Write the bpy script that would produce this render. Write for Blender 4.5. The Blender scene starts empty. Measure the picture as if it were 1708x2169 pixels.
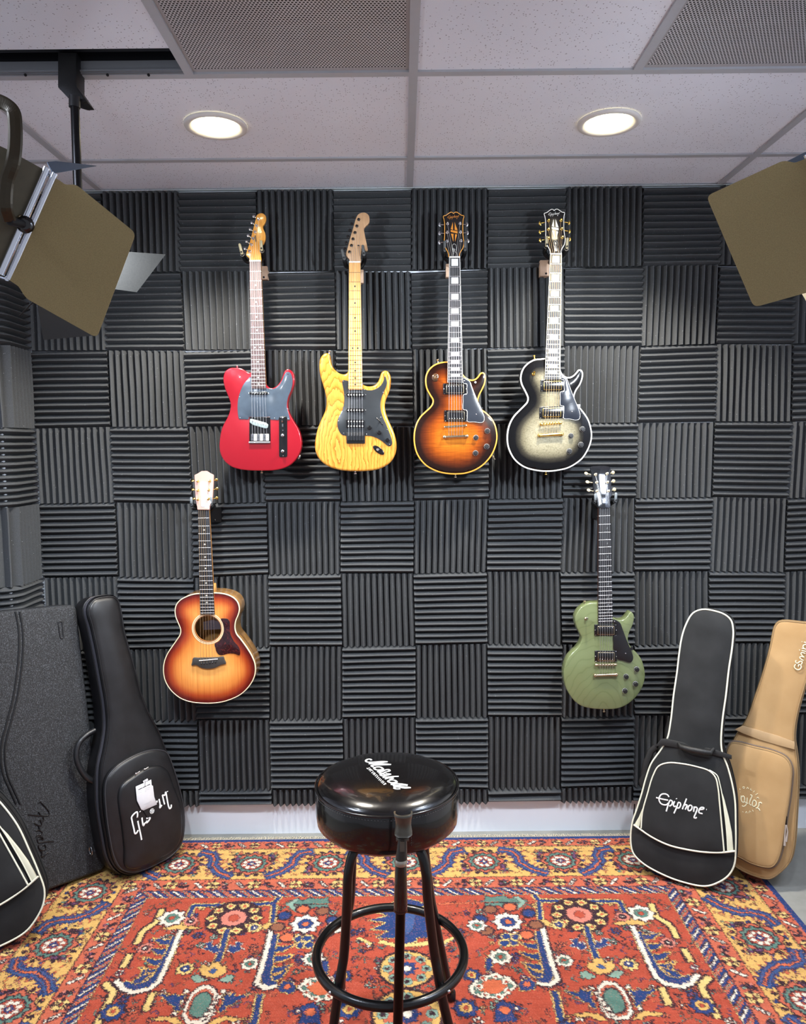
import bpy, bmesh, math, random
import numpy as np
from mathutils import Vector as V, Matrix
from mathutils.geometry import delaunay_2d_cdt
random.seed(7); rng = np.random.RandomState(7)
SC = bpy.context.scene; COL = SC.collection
PI = math.pi
# ------------------------------------------------------------------ camera
FOC, DIST, PITCH, YAW, ROLL, CAMH = 1597.1, 3.0643, .0874, .0003, -.0101, 1.6421
def _axes():
    cp, sp = math.cos(PITCH), math.sin(PITCH); cy, sy = math.cos(YAW), math.sin(YAW); cr, sr = math.cos(ROLL), math.sin(ROLL)
    F = V((sy*cp, cy*cp, -sp)); R = V((cy, -sy, 0)); U = R.cross(F)
    return (cr*R+sr*U), (-sr*R+cr*U), F
CR, CU, CF = _axes(); CAM = V((0, -DIST, CAMH))
cd = bpy.data.cameras.new('camera'); cam = bpy.data.objects.new('camera', cd); COL.objects.link(cam)
cam.matrix_world = Matrix(((CR.x, CU.x, -CF.x, CAM.x), (CR.y, CU.y, -CF.y, CAM.y), (CR.z, CU.z, -CF.z, CAM.z), (0, 0, 0, 1)))
cd.sensor_fit = 'VERTICAL'; cd.sensor_height = 36.0; cd.lens = FOC/2169*36.0; cd.clip_start = .05
SC.camera = cam
EXPO = .75; WORLD = .27; DOWN = 112; KEY = (55, 55)
def ray(a, b): return CF + CR*((a-854)/FOC) - CU*((b-1084.5)/FOC)
def atY(a, b, y): d = ray(a, b); return CAM + d*((y-CAM.y)/d.y)
def atZ(a, b, z): d = ray(a, b); return CAM + d*((z-CAM.z)/d.z)
def atX(a, b, x): d = ray(a, b); return CAM + d*((x-CAM.x)/d.x)
# measuring plane: origin o, unit normal n towards the viewer side, s right, t up
class PL:
    def __init__(s, o, n):
        s.o = V(o); s.n = V(n).normalized(); s.s = V((0, 0, 1)).cross(s.n).normalized(); s.t = s.n.cross(s.s)
    def loc(s, a, b, off=0):
        d = ray(a, b); k = (off - s.n.dot(CAM-s.o))/s.n.dot(d); q = CAM + d*k - s.o
        return (q.dot(s.s), q.dot(s.t))
    def w(s, x, y, h=0): return s.o + s.s*x + s.t*y + s.n*h
    def locs(s, pts, off=0): return [s.loc(a, b, off) for a, b in pts]
def plane3(a, b, c):
    n = (b-a).cross(c-a).normalized()
    if n.dot(CAM-a) < 0: n = -n
    return PL(a, n)
def Z(ox, oy, k): return lambda pts: [(ox+x/k, oy+y/k) for x, y in pts]
# ------------------------------------------------------------------ curves
def smc(pts, step=None, n=8, closed=True):
    P = [V(p).to_2d() if len(p) == 2 else V(p) for p in pts]; m = len(P); out = []
    R = range(m) if closed else range(m-1)
    for i in R:
        if closed: a, b, c, d = P[i-1], P[i], P[(i+1) % m], P[(i+2) % m]
        else: a, b, c, d = P[max(i-1, 0)], P[i], P[i+1], P[min(i+2, m-1)]
        L = (c-b).length; k = max(1, int(math.ceil(L/step))) if step else n
        # centripetal
        t0 = 0; t1 = t0+max((b-a).length, 1e-9)**.5; t2 = t1+max(L, 1e-9)**.5; t3 = t2+max((d-c).length, 1e-9)**.5
        if (b-a).length < 1e-9: a = b-(c-b); t1 = t0+(c-b).length**.5; t2 = t1+L**.5
        t3 = t2+max((d-c).length, 1e-9)**.5
        if (d-c).length < 1e-9: d = c+(c-b); t3 = t2+L**.5
        for j in range(k):
            t = t1+(t2-t1)*j/k
            A1 = a*((t1-t)/(t1-t0))+b*((t-t0)/(t1-t0)); A2 = b*((t2-t)/(t2-t1))+c*((t-t1)/(t2-t1)); A3 = c*((t3-t)/(t3-t2))+d*((t-t2)/(t3-t2))
            B1 = A1*((t2-t)/(t2-t0))+A2*((t-t0)/(t2-t0)); B2 = A2*((t3-t)/(t3-t1))+A3*((t-t1)/(t3-t1))
            out.append(B1*((t2-t)/(t2-t1))+B2*((t-t1)/(t2-t1)))
    if not closed: out.append(P[-1])
    return [tuple(p) for p in out]
def lin(pts, step=.01, closed=True):
    out = []; m = len(pts)
    for i in range(m if closed else m-1):
        a, b = pts[i], pts[(i+1) % m]; L = math.dist(a, b); k = max(1, int(L/step))
        for j in range(k): out.append(tuple(a[q]+(b[q]-a[q])*j/k for q in range(len(a))))
    if not closed: out.append(tuple(pts[-1]))
    return out
def area(p): return sum(p[i-1][0]*p[i][1]-p[i][0]*p[i-1][1] for i in range(len(p)))/2
def ccw(p): return list(p) if area(p) > 0 else list(reversed(p))
def rpoly(pts, r, n=5):
    """polygon with corners rounded by r"""
    out = []; m = len(pts)
    for i in range(m):
        a, b, c = V(pts[i-1]), V(pts[i]), V(pts[(i+1) % m]); rr = r[i] if isinstance(r, (list, tuple)) else r
        u = (a-b); w = (c-b); k = min(rr, u.length*.45, w.length*.45); p = b+u.normalized()*k; q = b+w.normalized()*k
        for j in range(n+1):
            t = j/n; out.append(tuple(p*(1-t)**2+b*2*t*(1-t)+q*t*t))
    return out
def inset(p, d):
    m = len(p); out = []
    for i in range(m):
        a, b, c = V(p[i-1]), V(p[i]), V(p[(i+1) % m]); u = (b-a); w = (c-b)
        if u.length < 1e-9: u = w
        if w.length < 1e-9: w = u
        n = (V((-u.y, u.x)).normalized()+V((-w.y, w.x)).normalized())
        if n.length < 1e-6: n = V((-u.y, u.x))
        n.normalize(); k = max(.5, n.dot(V((-u.y, u.x)).normalized()))
        out.append((b.x+n.x*d/k, b.y+n.y*d/k))
    return out
def edist(pts, poly):
    P = np.array(pts, float); A = np.array(poly, float); B = np.roll(A, -1, 0); D = np.full(len(P), 1e9)
    for a, b in zip(A, B):
        e = b-a; L = (e@e)+1e-12; t = np.clip(((P-a)@e)/L, 0, 1); q = a+t[:, None]*e
        D = np.minimum(D, np.hypot(*(P-q).T))
    return D
def pin(pts, poly):
    P = np.array(pts, float); A = np.array(poly, float); B = np.roll(A, -1, 0); c = np.zeros(len(P), bool)
    for a, b in zip(A, B):
        if a[1] == b[1]: continue
        k = ((a[1] > P[:, 1]) != (b[1] > P[:, 1])) & (P[:, 0] < (b[0]-a[0])*(P[:, 1]-a[1])/(b[1]-a[1])+a[0]); c ^= k
    return c
# ------------------------------------------------------------------ mesh builder
class MB:
    def __init__(s): s.v = []; s.f = []; s.m = []; s.sm = []; s.e = {}
    def add(s, vs, fs, mi=0, smooth=False):
        o = len(s.v); s.v += [V(p) for p in vs]
        for f in fs: s.f.append([i+o for i in f]); s.m.append(mi); s.sm.append(smooth)
        return o
    def box(s, c, d, M=None, mi=0):
        c = V(c); vs = []
        for x in (-.5, .5):
            for y in (-.5, .5):
                for z in (-.5, .5):
                    q = V((x*d[0], y*d[1], z*d[2])); vs.append(c+(M @ q if M else q))
        s.add(vs, [(0, 1, 3, 2), (4, 6, 7, 5), (0, 4, 5, 1), (2, 3, 7, 6), (0, 2, 6, 4), (1, 5, 7, 3)], mi); return s
    def tube(s, pts, r, n=10, caps=True, closed=False, flat=1.0, up=None, smooth=True, mi=0):
        P = [V(p) for p in pts]; m = len(P); R = r if isinstance(r, (list, tuple)) else [r]*m
        T = []
        for i in range(m):
            if closed: t = P[(i+1) % m]-P[i-1]
            else: t = P[min(i+1, m-1)]-P[max(i-1, 0)]
            if t.length < 1e-9: t = V((0, 0, 1))
            T.append(t.normalized())
        if up is None:
            u = T[0].orthogonal().normalized()
        rings = []
        for i in range(m):
            if up is not None:
                a = V(up).cross(T[i]); a = a.normalized() if a.length > 1e-6 else T[i].orthogonal().normalized(); b = T[i].cross(a)
            else:
                u = (u-T[i]*u.dot(T[i])); u = u.normalized() if u.length > 1e-6 else T[i].orthogonal().normalized(); a = u; b = T[i].cross(a)
            rings.append([P[i]+(a*math.cos(2*PI*k/n)+b*math.sin(2*PI*k/n)*flat)*R[i] for k in range(n)])
        vs = [q for rg in rings for q in rg]; fs = []
        for i in range(m if closed else m-1):
            j = (i+1) % m
            for k in range(n): fs.append((i*n+k, i*n+(k+1) % n, j*n+(k+1) % n, j*n+k))
        s.add(vs, fs, mi, smooth)
        if caps and not closed:
            s.add(rings[0], [tuple(reversed(range(n)))], mi); s.add(rings[-1], [tuple(range(n))], mi)
        return s
    def lathe(s, prof, o, ax, n=24, smooth=True, mi=0, caps=True):
        """prof: list of (radius, height along axis)"""
        ax = V(ax).normalized(); a = ax.orthogonal().normalized(); b = ax.cross(a); o = V(o)
        rings = [[o+ax*h+(a*math.cos(2*PI*k/n)+b*math.sin(2*PI*k/n))*r for k in range(n)] for r, h in prof]
        vs = [q for g in rings for q in g]; fs = []
        for i in range(len(prof)-1):
            for k in range(n): fs.append((i*n+k, i*n+(k+1) % n, (i+1)*n+(k+1) % n, (i+1)*n+k))
        s.add(vs, fs, mi, smooth)
        if caps:
            s.add(rings[0], [tuple(reversed(range(n)))], mi); s.add(rings[-1], [tuple(range(n))], mi)
        return s
    def slab(s, pl, poly, back, front, r=0, rb=None, dome=0, domew=.08, grid=None, seg=3, mi=0, hf=None, smooth=True, backface=True):
        """extruded outline with rounded edges on plane pl; dome raises the middle of the front"""
        poly = ccw(poly); rb = r if rb is None else rb; rings = []
        for k in range(seg+1 if rb > 0 else 1):
            a = PI/2*k/seg; rings.append((rb*(1-math.sin(a)), back+rb*(1-math.cos(a)) if rb > 0 else back))
        F = []
        for k in range(seg+1 if r > 0 else 1):
            a = PI/2*k/seg; F.append((r*(1-math.cos(a)), front-r*(1-math.sin(a)) if r > 0 else front))
        rings += F; n = len(poly); base = len(s.v); pr = []
        for d, h in rings:
            q = inset(poly, d) if d > 0 else poly; pr.append(q)
            for (x, y) in q: s.v.append(pl.w(x, y, h)); s.e[len(s.v)-1] = d
        for i in range(len(rings)-1):
            for k in range(n):
                s.f.append([base+i*n+k, base+i*n+(k+1) % n, base+(i+1)*n+(k+1) % n, base+(i+1)*n+k]); s.m.append(mi); s.sm.append(smooth)
        if backface:
            s.f.append([base+k for k in reversed(range(n))]); s.m.append(mi); s.sm.append(False)
        top = pr[-1]; tb = base+(len(rings)-1)*n; hh = rings[-1][1]
        if dome == 0 and grid is None and hf is None:
            vs, es, fs, ov, oe, of = delaunay_2d_cdt([V(q) for q in top], [(k, (k+1) % n) for k in range(n)], [], 1, 1e-7)
            extra = []
        else:
            g = grid or .012; A = np.array(top); x0, y0 = A.min(0); x1, y1 = A.max(0)
            gp = [(x, y) for x in np.arange(x0, x1, g) for y in np.arange(y0, y1, g)]
            if gp:
                k = pin(gp, top) & (edist(gp, top) > g*.5); extra = [gp[i] for i in np.nonzero(k)[0]]
            else: extra = []
            vs, es, fs, ov, oe, of = delaunay_2d_cdt([V(q) for q in top]+[V(q) for q in extra], [(k, (k+1) % n) for k in range(n)], [], 1, 1e-7)
        idx = []; new = []
        for i, q in enumerate(vs):
            o = [w for w in ov[i] if w < n]
            if o: idx.append(tb+o[0])
            else: idx.append(-1-len(new)); new.append(tuple(q))
        if new:
            D = edist(new, poly); o = len(s.v)
            for q, d in zip(new, D):
                t = min(1, max(0, (d-rings[-1][0])/domew)); h = hh+dome*math.sin(t*PI/2)
                if hf: h += hf(q[0], q[1], d)
                s.v.append(pl.w(q[0], q[1], h)); s.e[len(s.v)-1] = float(d)
            idx = [i if i >= 0 else o+(-1-i) for i in idx]
        for f in fs:
            s.f.append([idx[i] for i in f]); s.m.append(mi); s.sm.append(smooth and (dome != 0 or hf is not None or r > 0))
        return s
    def build(s, name, mats, parent=None, origin=None, ang=None):
        me = bpy.data.meshes.new(name); root = parent
        while root is not None and root.parent is not None: root = root.parent
        if root is not None: o = V(root.location)
        elif origin is not None: o = V(origin)
        else:
            A = np.array([tuple(q) for q in s.v]); lo, hi = A.min(0), A.max(0); o = V(((lo[0]+hi[0])/2, (lo[1]+hi[1])/2, lo[2]))
        me.from_pydata([tuple(q-o) for q in s.v], [], s.f)
        mats = mats if isinstance(mats, (list, tuple)) else [mats]
        for m in mats: me.materials.append(m)
        me.polygons.foreach_set('material_index', s.m); me.polygons.foreach_set('use_smooth', s.sm)
        if s.e:
            at = me.attributes.new('edge', 'FLOAT', 'POINT'); a = np.zeros(len(s.v), np.float32)
            for k, d in s.e.items(): a[k] = d
            at.data.foreach_set('value', a)
        me.update(); ob = bpy.data.objects.new(name, me); COL.objects.link(ob)
        if ang is not None:
            try: me.set_sharp_from_angle(angle=ang)
            except Exception: pass
        if parent is not None: ob.parent = parent
        else: ob.location = o
        return ob
def tag(o, label=None, cat=None, group=None, kind=None):
    if label: o['label'] = label
    if cat: o['category'] = cat
    if group: o['group'] = group
    if kind: o['kind'] = kind
    return o
def thing(name, loc, label, cat, group=None):
    o = bpy.data.objects.new(name, None); COL.objects.link(o); o.location = loc; o.empty_display_size = .05
    bpy.context.view_layer.update(); return tag(o, label, cat, group)
def ribbon(mb, pl, lines, w, off, h=.0012, n=6, smooth=True, step=.004):
    """raised strokes lying on plane pl, lines in local coordinates"""
    for L in lines:
        p = smc(L, step=step, closed=False) if smooth and len(L) > 2 else L
        mb.tube([pl.w(x, y, off) for x, y in p], w/2, n=n, flat=h/(w/2), up=pl.n)
# ------------------------------------------------------------------ materials
def hx(c):
    if isinstance(c, str):
        c = c.lstrip('#'); c = [int(c[i:i+2], 16)/255 for i in (0, 2, 4)]
        c = [x/12.92 if x <= .04045 else ((x+.055)/1.055)**2.4 for x in c]
    return (c[0], c[1], c[2], 1)
class NT:
    def __init__(s, name):
        s.m = bpy.data.materials.new(name); s.m.use_nodes = True; s.t = s.m.node_tree; s.b = s.t.nodes['Principled BSDF']
    def n(s, typ, **k):
        q = s.t.nodes.new('ShaderNode'+typ)
        for a, b in k.items():
            if a == 'inp':
                for i, v in b.items():
                    if hasattr(v, 'is_output') or isinstance(v, bpy.types.NodeSocket): s.t.links.new(v, q.inputs[i])
                    else: q.inputs[i].default_value = v
            else: setattr(q, a, b)
        return q
    def l(s, a, b): s.t.links.new(a, b)
    def coord(s, sc=(1, 1, 1), kind='Object'):
        c = s.n('TexCoord'); m = s.n('Mapping'); s.l(c.outputs[kind], m.inputs[0]); m.inputs['Scale'].default_value = sc; return m.outputs[0]
    def noise(s, vec, scale, detail=3, rough=.5, dist=0):
        q = s.n('TexNoise', inp={'Vector': vec, 'Scale': scale, 'Detail': detail, 'Roughness': rough, 'Distortion': dist}); return q.outputs['Fac']
    def ramp(s, fac, stops):
        r = s.n('ValToRGB'); e = r.color_ramp.elements
        while len(e) < len(stops): e.new(.5)
        for i, (p, c) in enumerate(stops): e[i].position = p; e[i].color = hx(c)
        s.l(fac, r.inputs[0]); return r.outputs[0]
    def mix(s, fac, a, b, mode='MIX'):
        q = s.n('MixRGB', blend_type=mode)
        for i, v in ((0, fac), (1, a), (2, b)):
            if isinstance(v, bpy.types.NodeSocket): s.l(v, q.inputs[i])
            elif i == 0: q.inputs[0].default_value = v
            else: q.inputs[i].default_value = hx(v)
        return q.outputs[0]
    def math(s, op, a, b=0):
        q = s.n('Math', operation=op)
        for i, v in ((0, a), (1, b)):
            if isinstance(v, bpy.types.NodeSocket): s.l(v, q.inputs[i])
            else: q.inputs[i].default_value = v
        return q.outputs[0]
    def bump(s, fac, strength=.2, dist=.002):
        q = s.n('Bump', inp={'Strength': strength, 'Distance': dist, 'Height': fac}); s.l(q.outputs[0], s.b.inputs['Normal']); return q
    def set(s, col=None, rough=None, metal=None, coat=None, spec=None, coatr=None):
        b = s.b
        for k, v in (('Base Color', col), ('Roughness', rough), ('Metallic', metal), ('Coat Weight', coat), ('Specular IOR Level', spec), ('Coat Roughness', coatr)):
            if v is None: continue
            if isinstance(v, bpy.types.NodeSocket): s.l(v, b.inputs[k])
            else: b.inputs[k].default_value = hx(v) if k == 'Base Color' else v
        return s.m
_M = {}
def M(name, col='#808080', rough=.5, metal=0, coat=0, spec=.5, var=0, vs=40, bump=0, bs=200, bd=.001, coatr=.03):
    if name in _M: return _M[name]
    t = NT(name); c = t.coord()
    if var:
        f = t.noise(c, vs, 4); d = [max(0, x*(1-var)) for x in hx(col)[:3]]; e = [min(1, x*(1+var)) for x in hx(col)[:3]]
        cc = t.ramp(f, [(.3, d), (.7, e)])
    else:
        f = t.noise(c, 60, 2); cc = t.ramp(f, [(0, [x*.96 for x in hx(col)[:3]]), (1, [min(1, x*1.04) for x in hx(col)[:3]])])
    t.set(cc, rough, metal, coat, spec, coatr)
    if bump: t.bump(t.noise(c, bs, 3), bump, bd)
    _M[name] = t.m; return t.m
def emis(name, col, st):
    t = NT(name); t.b.inputs['Base Color'].default_value = hx(col); t.b.inputs['Emission Color'].default_value = hx(col); t.b.inputs['Emission Strength'].default_value = st; return t.m
# ================================================================== ROOM
CEIL = 2.652; XL, XR, YW, YF = -1.512, 1.885, .022, -3.9
def wall_mat():
    t = NT('white_wall_paint'); c = t.coord(); f = t.noise(c, 3, 4)
    t.set(t.ramp(f, [(.3, '#dde2ea'), (.7, '#e6eaf0')]), .6); t.bump(t.noise(c, 250, 2), .08, .0005); return t.m
WALLM = wall_mat()
def quad(name, pts, m, kind='structure'):
    b = MB(); b.add(pts, [(0, 1, 2, 3)]); o = b.build(name, m, origin=pts[0]); o['kind'] = kind; return o
b = MB(); b.box(((XL+XR)/2, YW+.05, 1.4), (XR-XL+.3, .1, 2.8)); tag(b.build('wall_back', WALLM), kind='structure')
b = MB(); b.box((XR+.05, (YW-2.3)/2, 1.4), (.1, YW+2.3, 2.8)); tag(b.build('wall_right', WALLM), kind='structure')
PY = -.195   # the left wall is a shallow return, then a pier face parallel to the back wall
b = MB(); b.box((XL-.45, (YW+PY)/2, 1.4), (.9, YW-PY, 2.8)); b.box((XL-.95, (PY-2.3)/2, 1.4), (.1, PY+2.3, 2.8)); tag(b.build('wall_left', WALLM), kind='structure')
def floor_mat():
    t = NT('grey_office_carpet'); c = t.coord(); f = t.noise(c, 900, 3); g = t.noise(c, 25, 3)
    k = t.ramp(f, [(.3, '#6f706c'), (.7, '#a3a49f')]); t.set(t.mix(.3, k, t.ramp(g, [(.3, '#7b7c78'), (.7, '#989893')])), .95, spec=.1); t.bump(f, .8, .002); return t.m
b = MB(); b.box(((XL-1+XR)/2, (YW+YF)/2, -.05), (XR-XL+1, YW-YF, .1)); tag(b.build('floor', floor_mat()), kind='structure')
# ---- ceiling: lay-in mineral boards on a white grid
def ceil_mat():
    t = NT('mineral_fibre_ceiling_board'); c = t.coord()
    v = t.n('TexVoronoi', feature='F1', inp={'Vector': c, 'Scale': 135.0}); r = t.n('TexVoronoi', feature='F1', inp={'Vector': c, 'Scale': 95.0})
    sel = t.math('GREATER_THAN', t.n('SeparateColor', inp={0: v.outputs['Color']}).outputs[0], .55)
    hole = t.math('MULTIPLY', t.math('LESS_THAN', v.outputs['Distance'], .22), sel)
    base = t.ramp(t.noise(c, 2.2, 3), [(.3, '#dde0e8'), (.7, '#e6e9f0')])
    t.set(t.mix(hole, base, '#96939a'), .9, spec=.1)
    h = t.math('SUBTRACT', t.math('MULTIPLY', t.noise(c, 300, 4), .5), hole); t.bump(h, .35, .0015); return t.m
CM = ceil_mat(); GRID = M('white_ceiling_grid', '#aeb0b4', .45)
BX = [.0409+k*.6096 for k in range(-4, 4)]; YB1, YB2 = -.30, -.910
b = MB()
def cplate(x0, x1, y0, y1, z=CEIL+.006): b.box(((x0+x1)/2, (y0+y1)/2, z+.01), (x1-x0, y1-y0, .02))
XA, XB, XC, XD = BX[3], BX[4], BX[5], BX[6]      # -.569, .041, .651, 1.260
cplate(-2.5, XR, YB2, YW)                       # far rows
cplate(XB, XC, YF, YB2); cplate(XD, XR, YF, YB2)
SY = -1.046; cplate(-2.5, XA, YF, SY); cplate(XA, XB, YF, -2.13); cplate(XC, XD, YF, -2.13)
# recess over the lamp rail and over the perforated panels
b.box((-1.53, -.978, CEIL+.16), (1.93, .15, .02)); b.box((.35, -1.52, CEIL+.2), (1.9, 1.25, .02))
tag(b.build('ceiling', CM), kind='structure')
n = 0
def bar(x0, x1, y0, y1, nm='trim'):
    global n
    n += 1; m = MB(); m.box(((x0+x1)/2, (y0+y1)/2, CEIL+.004), (x1-x0, y1-y0, .008)); m.box(((x0+x1)/2, (y0+y1)/2, CEIL+.012), ((x1-x0) if x1-x0 > .1 else .004, (y1-y0) if y1-y0 > .1 else .004, .02))
    tag(m.build('trim_%d' % n, GRID), kind='structure')
H = .012
bar(-2.4, XR, YB1-H, YB1+H); bar(-2.4, XR, YB2-H, YB2+H); bar(XB-H, XB+H, YF, YB2-H); bar(XB-H, XB+H, YB2+H, YB1-H); bar(XB-H, XB+H, YB1+H, YW-.03)
bar(XA-H, XA+H, YF, YB2-H); bar(XC-H, XC+H, YF, YB2-H); bar(XD-H, XD+H, YF, YB2-H)
for x in (BX[2], XD): bar(x-H, x+H, YB2+H, YB1-H); bar(x-H, x+H, YB1+H, YW-.03)
m = MB(); m.box(((XL+XR)/2, YW-.012, CEIL+.001), (XR-XL, .024, .002)); m.box(((XL+XR)/2, YW-.001, CEIL-.006), (XR-XL, .002, .014)); tag(m.build('trim_%d' % (n+1), M('white_wall_angle', '#dfe6e6', .3)), kind='structure')
# perforated return-air panels
def perf_mat():
    t = NT('perforated_grey_metal'); c = t.coord((1, 1, 1))
    s = t.n('SeparateXYZ', inp={0: c}); P = .0088
    def cell(ox, oy):
        fx = t.math('SUBTRACT', t.math('FRACT', t.math('ADD', t.math('DIVIDE', s.outputs[0], P), ox)), .5)
        fy = t.math('SUBTRACT', t.math('FRACT', t.math('ADD', t.math('DIVIDE', s.outputs[1], P*1.732), oy)), .5)
        fy = t.math('MULTIPLY', fy, 1.732)
        return t.math('SQRT', t.math('ADD', t.math('MULTIPLY', fx, fx), t.math('MULTIPLY', fy, fy)))
    d = t.math('MINIMUM', cell(100, 100), cell(100.5, 100.5)); hole = t.math('LESS_THAN', d, .33)
    t.set(t.mix(hole, t.ramp(t.noise(c, 5, 3), [(.3, '#c4c4c6'), (.7, '#d0d0d2')]), '#1c1b1c'), .55, .2)
    t.bump(t.math('SUBTRACT', 1, hole), .5, .001); return t.m
PM = perf_mat(); FIB = M('matted_duct_lining', '#4a4440', .9, var=.5, vs=9)
for x0, x1, lab in ((XA, XB, 'perforated grey metal ceiling panel left of the middle grid bar'), (XC, XD, 'perforated grey metal ceiling panel at the upper right')):
    e = thing('ceiling_vent', ((x0+x1)/2, -1.52, CEIL), lab, 'ceiling vent', 'perforated ceiling panels')
    m = MB(); m.box(((x0+x1)/2, -1.52, CEIL+.008), (x1-x0-.006, 1.19, .003)); m.build('perforated_sheet', PM, e)
    m = MB()
    for sx in (x0+.012, x1-.012): m.box((sx, -1.52, CEIL+.009), (.016, 1.19, .006))
    for sy in (-.93, -2.11): m.box(((x0+x1)/2, sy, CEIL+.009), (x1-x0-.04, .016, .006))
    m.build('panel_frame', M('grey_panel_frame', '#a19e9e', .5), e)
# downlights
GLOW = emis('warm_lamp_diffuser', '#fff1c8', 14)
for k, (x, y, rx) in enumerate(((-.578, -.587, .0), (.664, -.583, 1))):
    e = thing('recessed_downlight', (x, y, CEIL-.004), ['round recessed ceiling light glowing warm, above the red guitar', 'round recessed ceiling light glowing warm, on the right side of the ceiling'][k], 'ceiling light', 'round recessed ceiling lights')
    m = MB(); m.lathe([(.072, .012), (.073, -.002), (.086, -.006), (.0965, -.004), (.098, .0), (.098, .004)], (x, y, CEIL), (0, 0, 1), 48, caps=False); m.build('trim_ring', M('white_light_trim', '#d9d6d0', .35), e)
    m = MB(); m.lathe([(.0745, 0), (.06, -.002), (.03, -.003), (.0001, -.0035)], (x, y, CEIL+.003), (0, 0, 1), 40, caps=False); m.build('diffuser', GLOW, e)
    l = bpy.data.lights.new('downlight_beam', 'SPOT'); l.energy = DOWN; l.color = (1, .93, .82); l.spot_size = 2.2; l.spot_blend = .4; l.shadow_soft_size = .07
    o = bpy.data.objects.new('downlight_beam', l); COL.objects.link(o); o.location = (0, 0, -.012); o.parent = e
# two unseen panel lights, added for glare on two headstocks and soft fill
for k, x in enumerate((-1.483, 1.565)):
    e = thing('added_panel_light', (x, -1.75, CEIL-.01), 'added unseen cool white fill panel above the %s studio lamp' % ('left', 'right')[k], 'ceiling light', 'added fill panels')
    m = MB(); m.box((x, -1.75, CEIL-.006), (.57, .57, .004)); m.build('added_glow_panel', PANEL if k else emis('added_cool_white_panel', '#dfeaff', 20), e); PANEL = bpy.data.materials['added_cool_white_panel']
    m = MB()
    for s_ in (-1, 1): m.box((x+s_*.293, -1.75, CEIL-.005), (.016, .602, .01)); m.box((x, -1.75+s_*.293, CEIL-.005), (.57, .016, .01))
    m.build('panel_frame', GRID, e)
# rail in the recess
RAILM = M('black_lamp_rail', '#15161a', .4, .3); ALU = M('brushed_grey_track', '#8d9094', .45, .6)
e = thing('lighting_rail', (-1.5, -.98, CEIL), 'black and grey lighting rail in the ceiling slot at the upper left', 'rail')
m = MB(); m.box((-1.53, -.928, CEIL+.017), (1.92, .006, .032)); m.box((-1.53, -.932, CEIL+.006), (1.92, .010, .004)); m.build('track', ALU, e)
m = MB(); m.box((-1.53, -.985, CEIL+.075), (1.92, .05, .05)); m.box((-1.53, -.924, CEIL+.09), (1.92, .008, .11)); m.box((-1.53, -.965, CEIL+.05), (1.92, .02, .012)); m.build('rail_beam', RAILM, e)
for px in (54, 228, 315):
    p = atY(px, 159, -.932); m = MB(); m.lathe([(.0038, 0), (.0038, .003), (.002, .004)], (p.x, -.931, p.z), (0, -1, 0), 12); m.build('screw', M('dark_screw', '#1a1a1c', .4, .5), e)
# ================================================================== FOAM
def foam_mat():
    t = NT('charcoal_acoustic_foam'); c = t.coord(); g = t.n('NewGeometry')
    f = t.noise(c, 700, 2, .7); sp = t.n('TexVoronoi', feature='F1', inp={'Vector': c, 'Scale': 230.0})
    sel = t.math('GREATER_THAN', t.n('SeparateColor', inp={0: sp.outputs['Color']}).outputs[0], .985); dot = t.math('MULTIPLY', t.math('LESS_THAN', sp.outputs['Distance'], .25), sel)
    base = t.ramp(f, [(.3, '#3b3d3f'), (.7, '#56585a')])
    t.set(t.mix(dot, base, '#9aa0a2'), .92, spec=.12); t.bump(f, .6, .0012); return t.m
FM = foam_mat()
FX0, FZ0, FS = .045, 2.6428, .3048
PXN = {(-3,1):(383,575.8),(-3,2):(390.3,741.4),(-3,3):(398,904),(-4,2):(226.7,742),(-4,3):(234.4,904),(-5,2):(64.4,743.2),(-5,3):(73.4,908),
(-1,1):(709,573.2),(-1,2):(711.7,740.6),(0,1):(870.8,572),(1,1):(1033,568.6),(2,1):(1196.7,566),(0,2):(873.4,740),(1,2):(1032.6,736.8),(0,3):(876,903),
(3,1):(1362.3,564.2),(4,1):(1524.6,561.6),(3,2):(1357.7,733),(4,2):(1518,728.3),(3,3):(1352,895.2),(4,3):(1514.8,892.6),
(-4,4):(243.4,1064.2),(-5,4):(82,1066.8),(-5,5):(91.5,1224),(-4,5):(249.9,1221.3),(-3,4):(407,1066.8),(-3,5):(410.3,1224),
(-2,4):(564.4,1063.7),(-1,4):(722,1062),(0,4):(877.4,1060.4),(-2,5):(569,1217),(-1,5):(722,1215),(0,5):(876,1214.4),(-2,6):(572,1370),(-1,6):(725.4,1369.5),(0,6):(880.7,1366.4),
(1,5):(1031.3,1210.8),(2,5):(1187.3,1211.6),(1,6):(1032.6,1363.6),(2,6):(1191,1364.9),(0,7):(880.6,1519.4),(1,7):(1033.9,1518),(2,7):(1189.7,1518),(1,8):(1033.9,1671.4),(2,8):(1188.4,1668.8),
(5,3):(1677.6,892.9),(3,4):(1346.6,1055.2),(4,4):(1509.6,1052.6),(5,4):(1668.6,1055.2),(3,5):(1344,1211),(4,5):(1502.4,1209.7),(5,5):(1662,1211),(3,6):(1344,1366.9)}
ZBOT = atY(669, 1705, 0).z
def node(c, r):
    if r == 0:
        return (FX0+c*FS+rng.uniform(-.001, .001), CEIL-.004)
    if r >= 9: return (FX0+c*FS, ZBOT)
    if (c, r) in PXN:
        p = atY(*PXN[(c, r)], 0); return (p.x, p.z)
    return (FX0+c*FS+rng.uniform(-.0015, .0015), FZ0-r*FS+rng.uniform(-.0015, .0015))
NODES = {(c, r): node(c, r) for c in range(-5, 7) for r in range(10)}
for r in range(10): NODES[(-5, r)] = (max(NODES[(-5, r)][0], XL+.022), NODES[(-5, r)][1])
for r in range(10): NODES[(6, r)] = (XR-.004, NODES[(6, r)][1])
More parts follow.
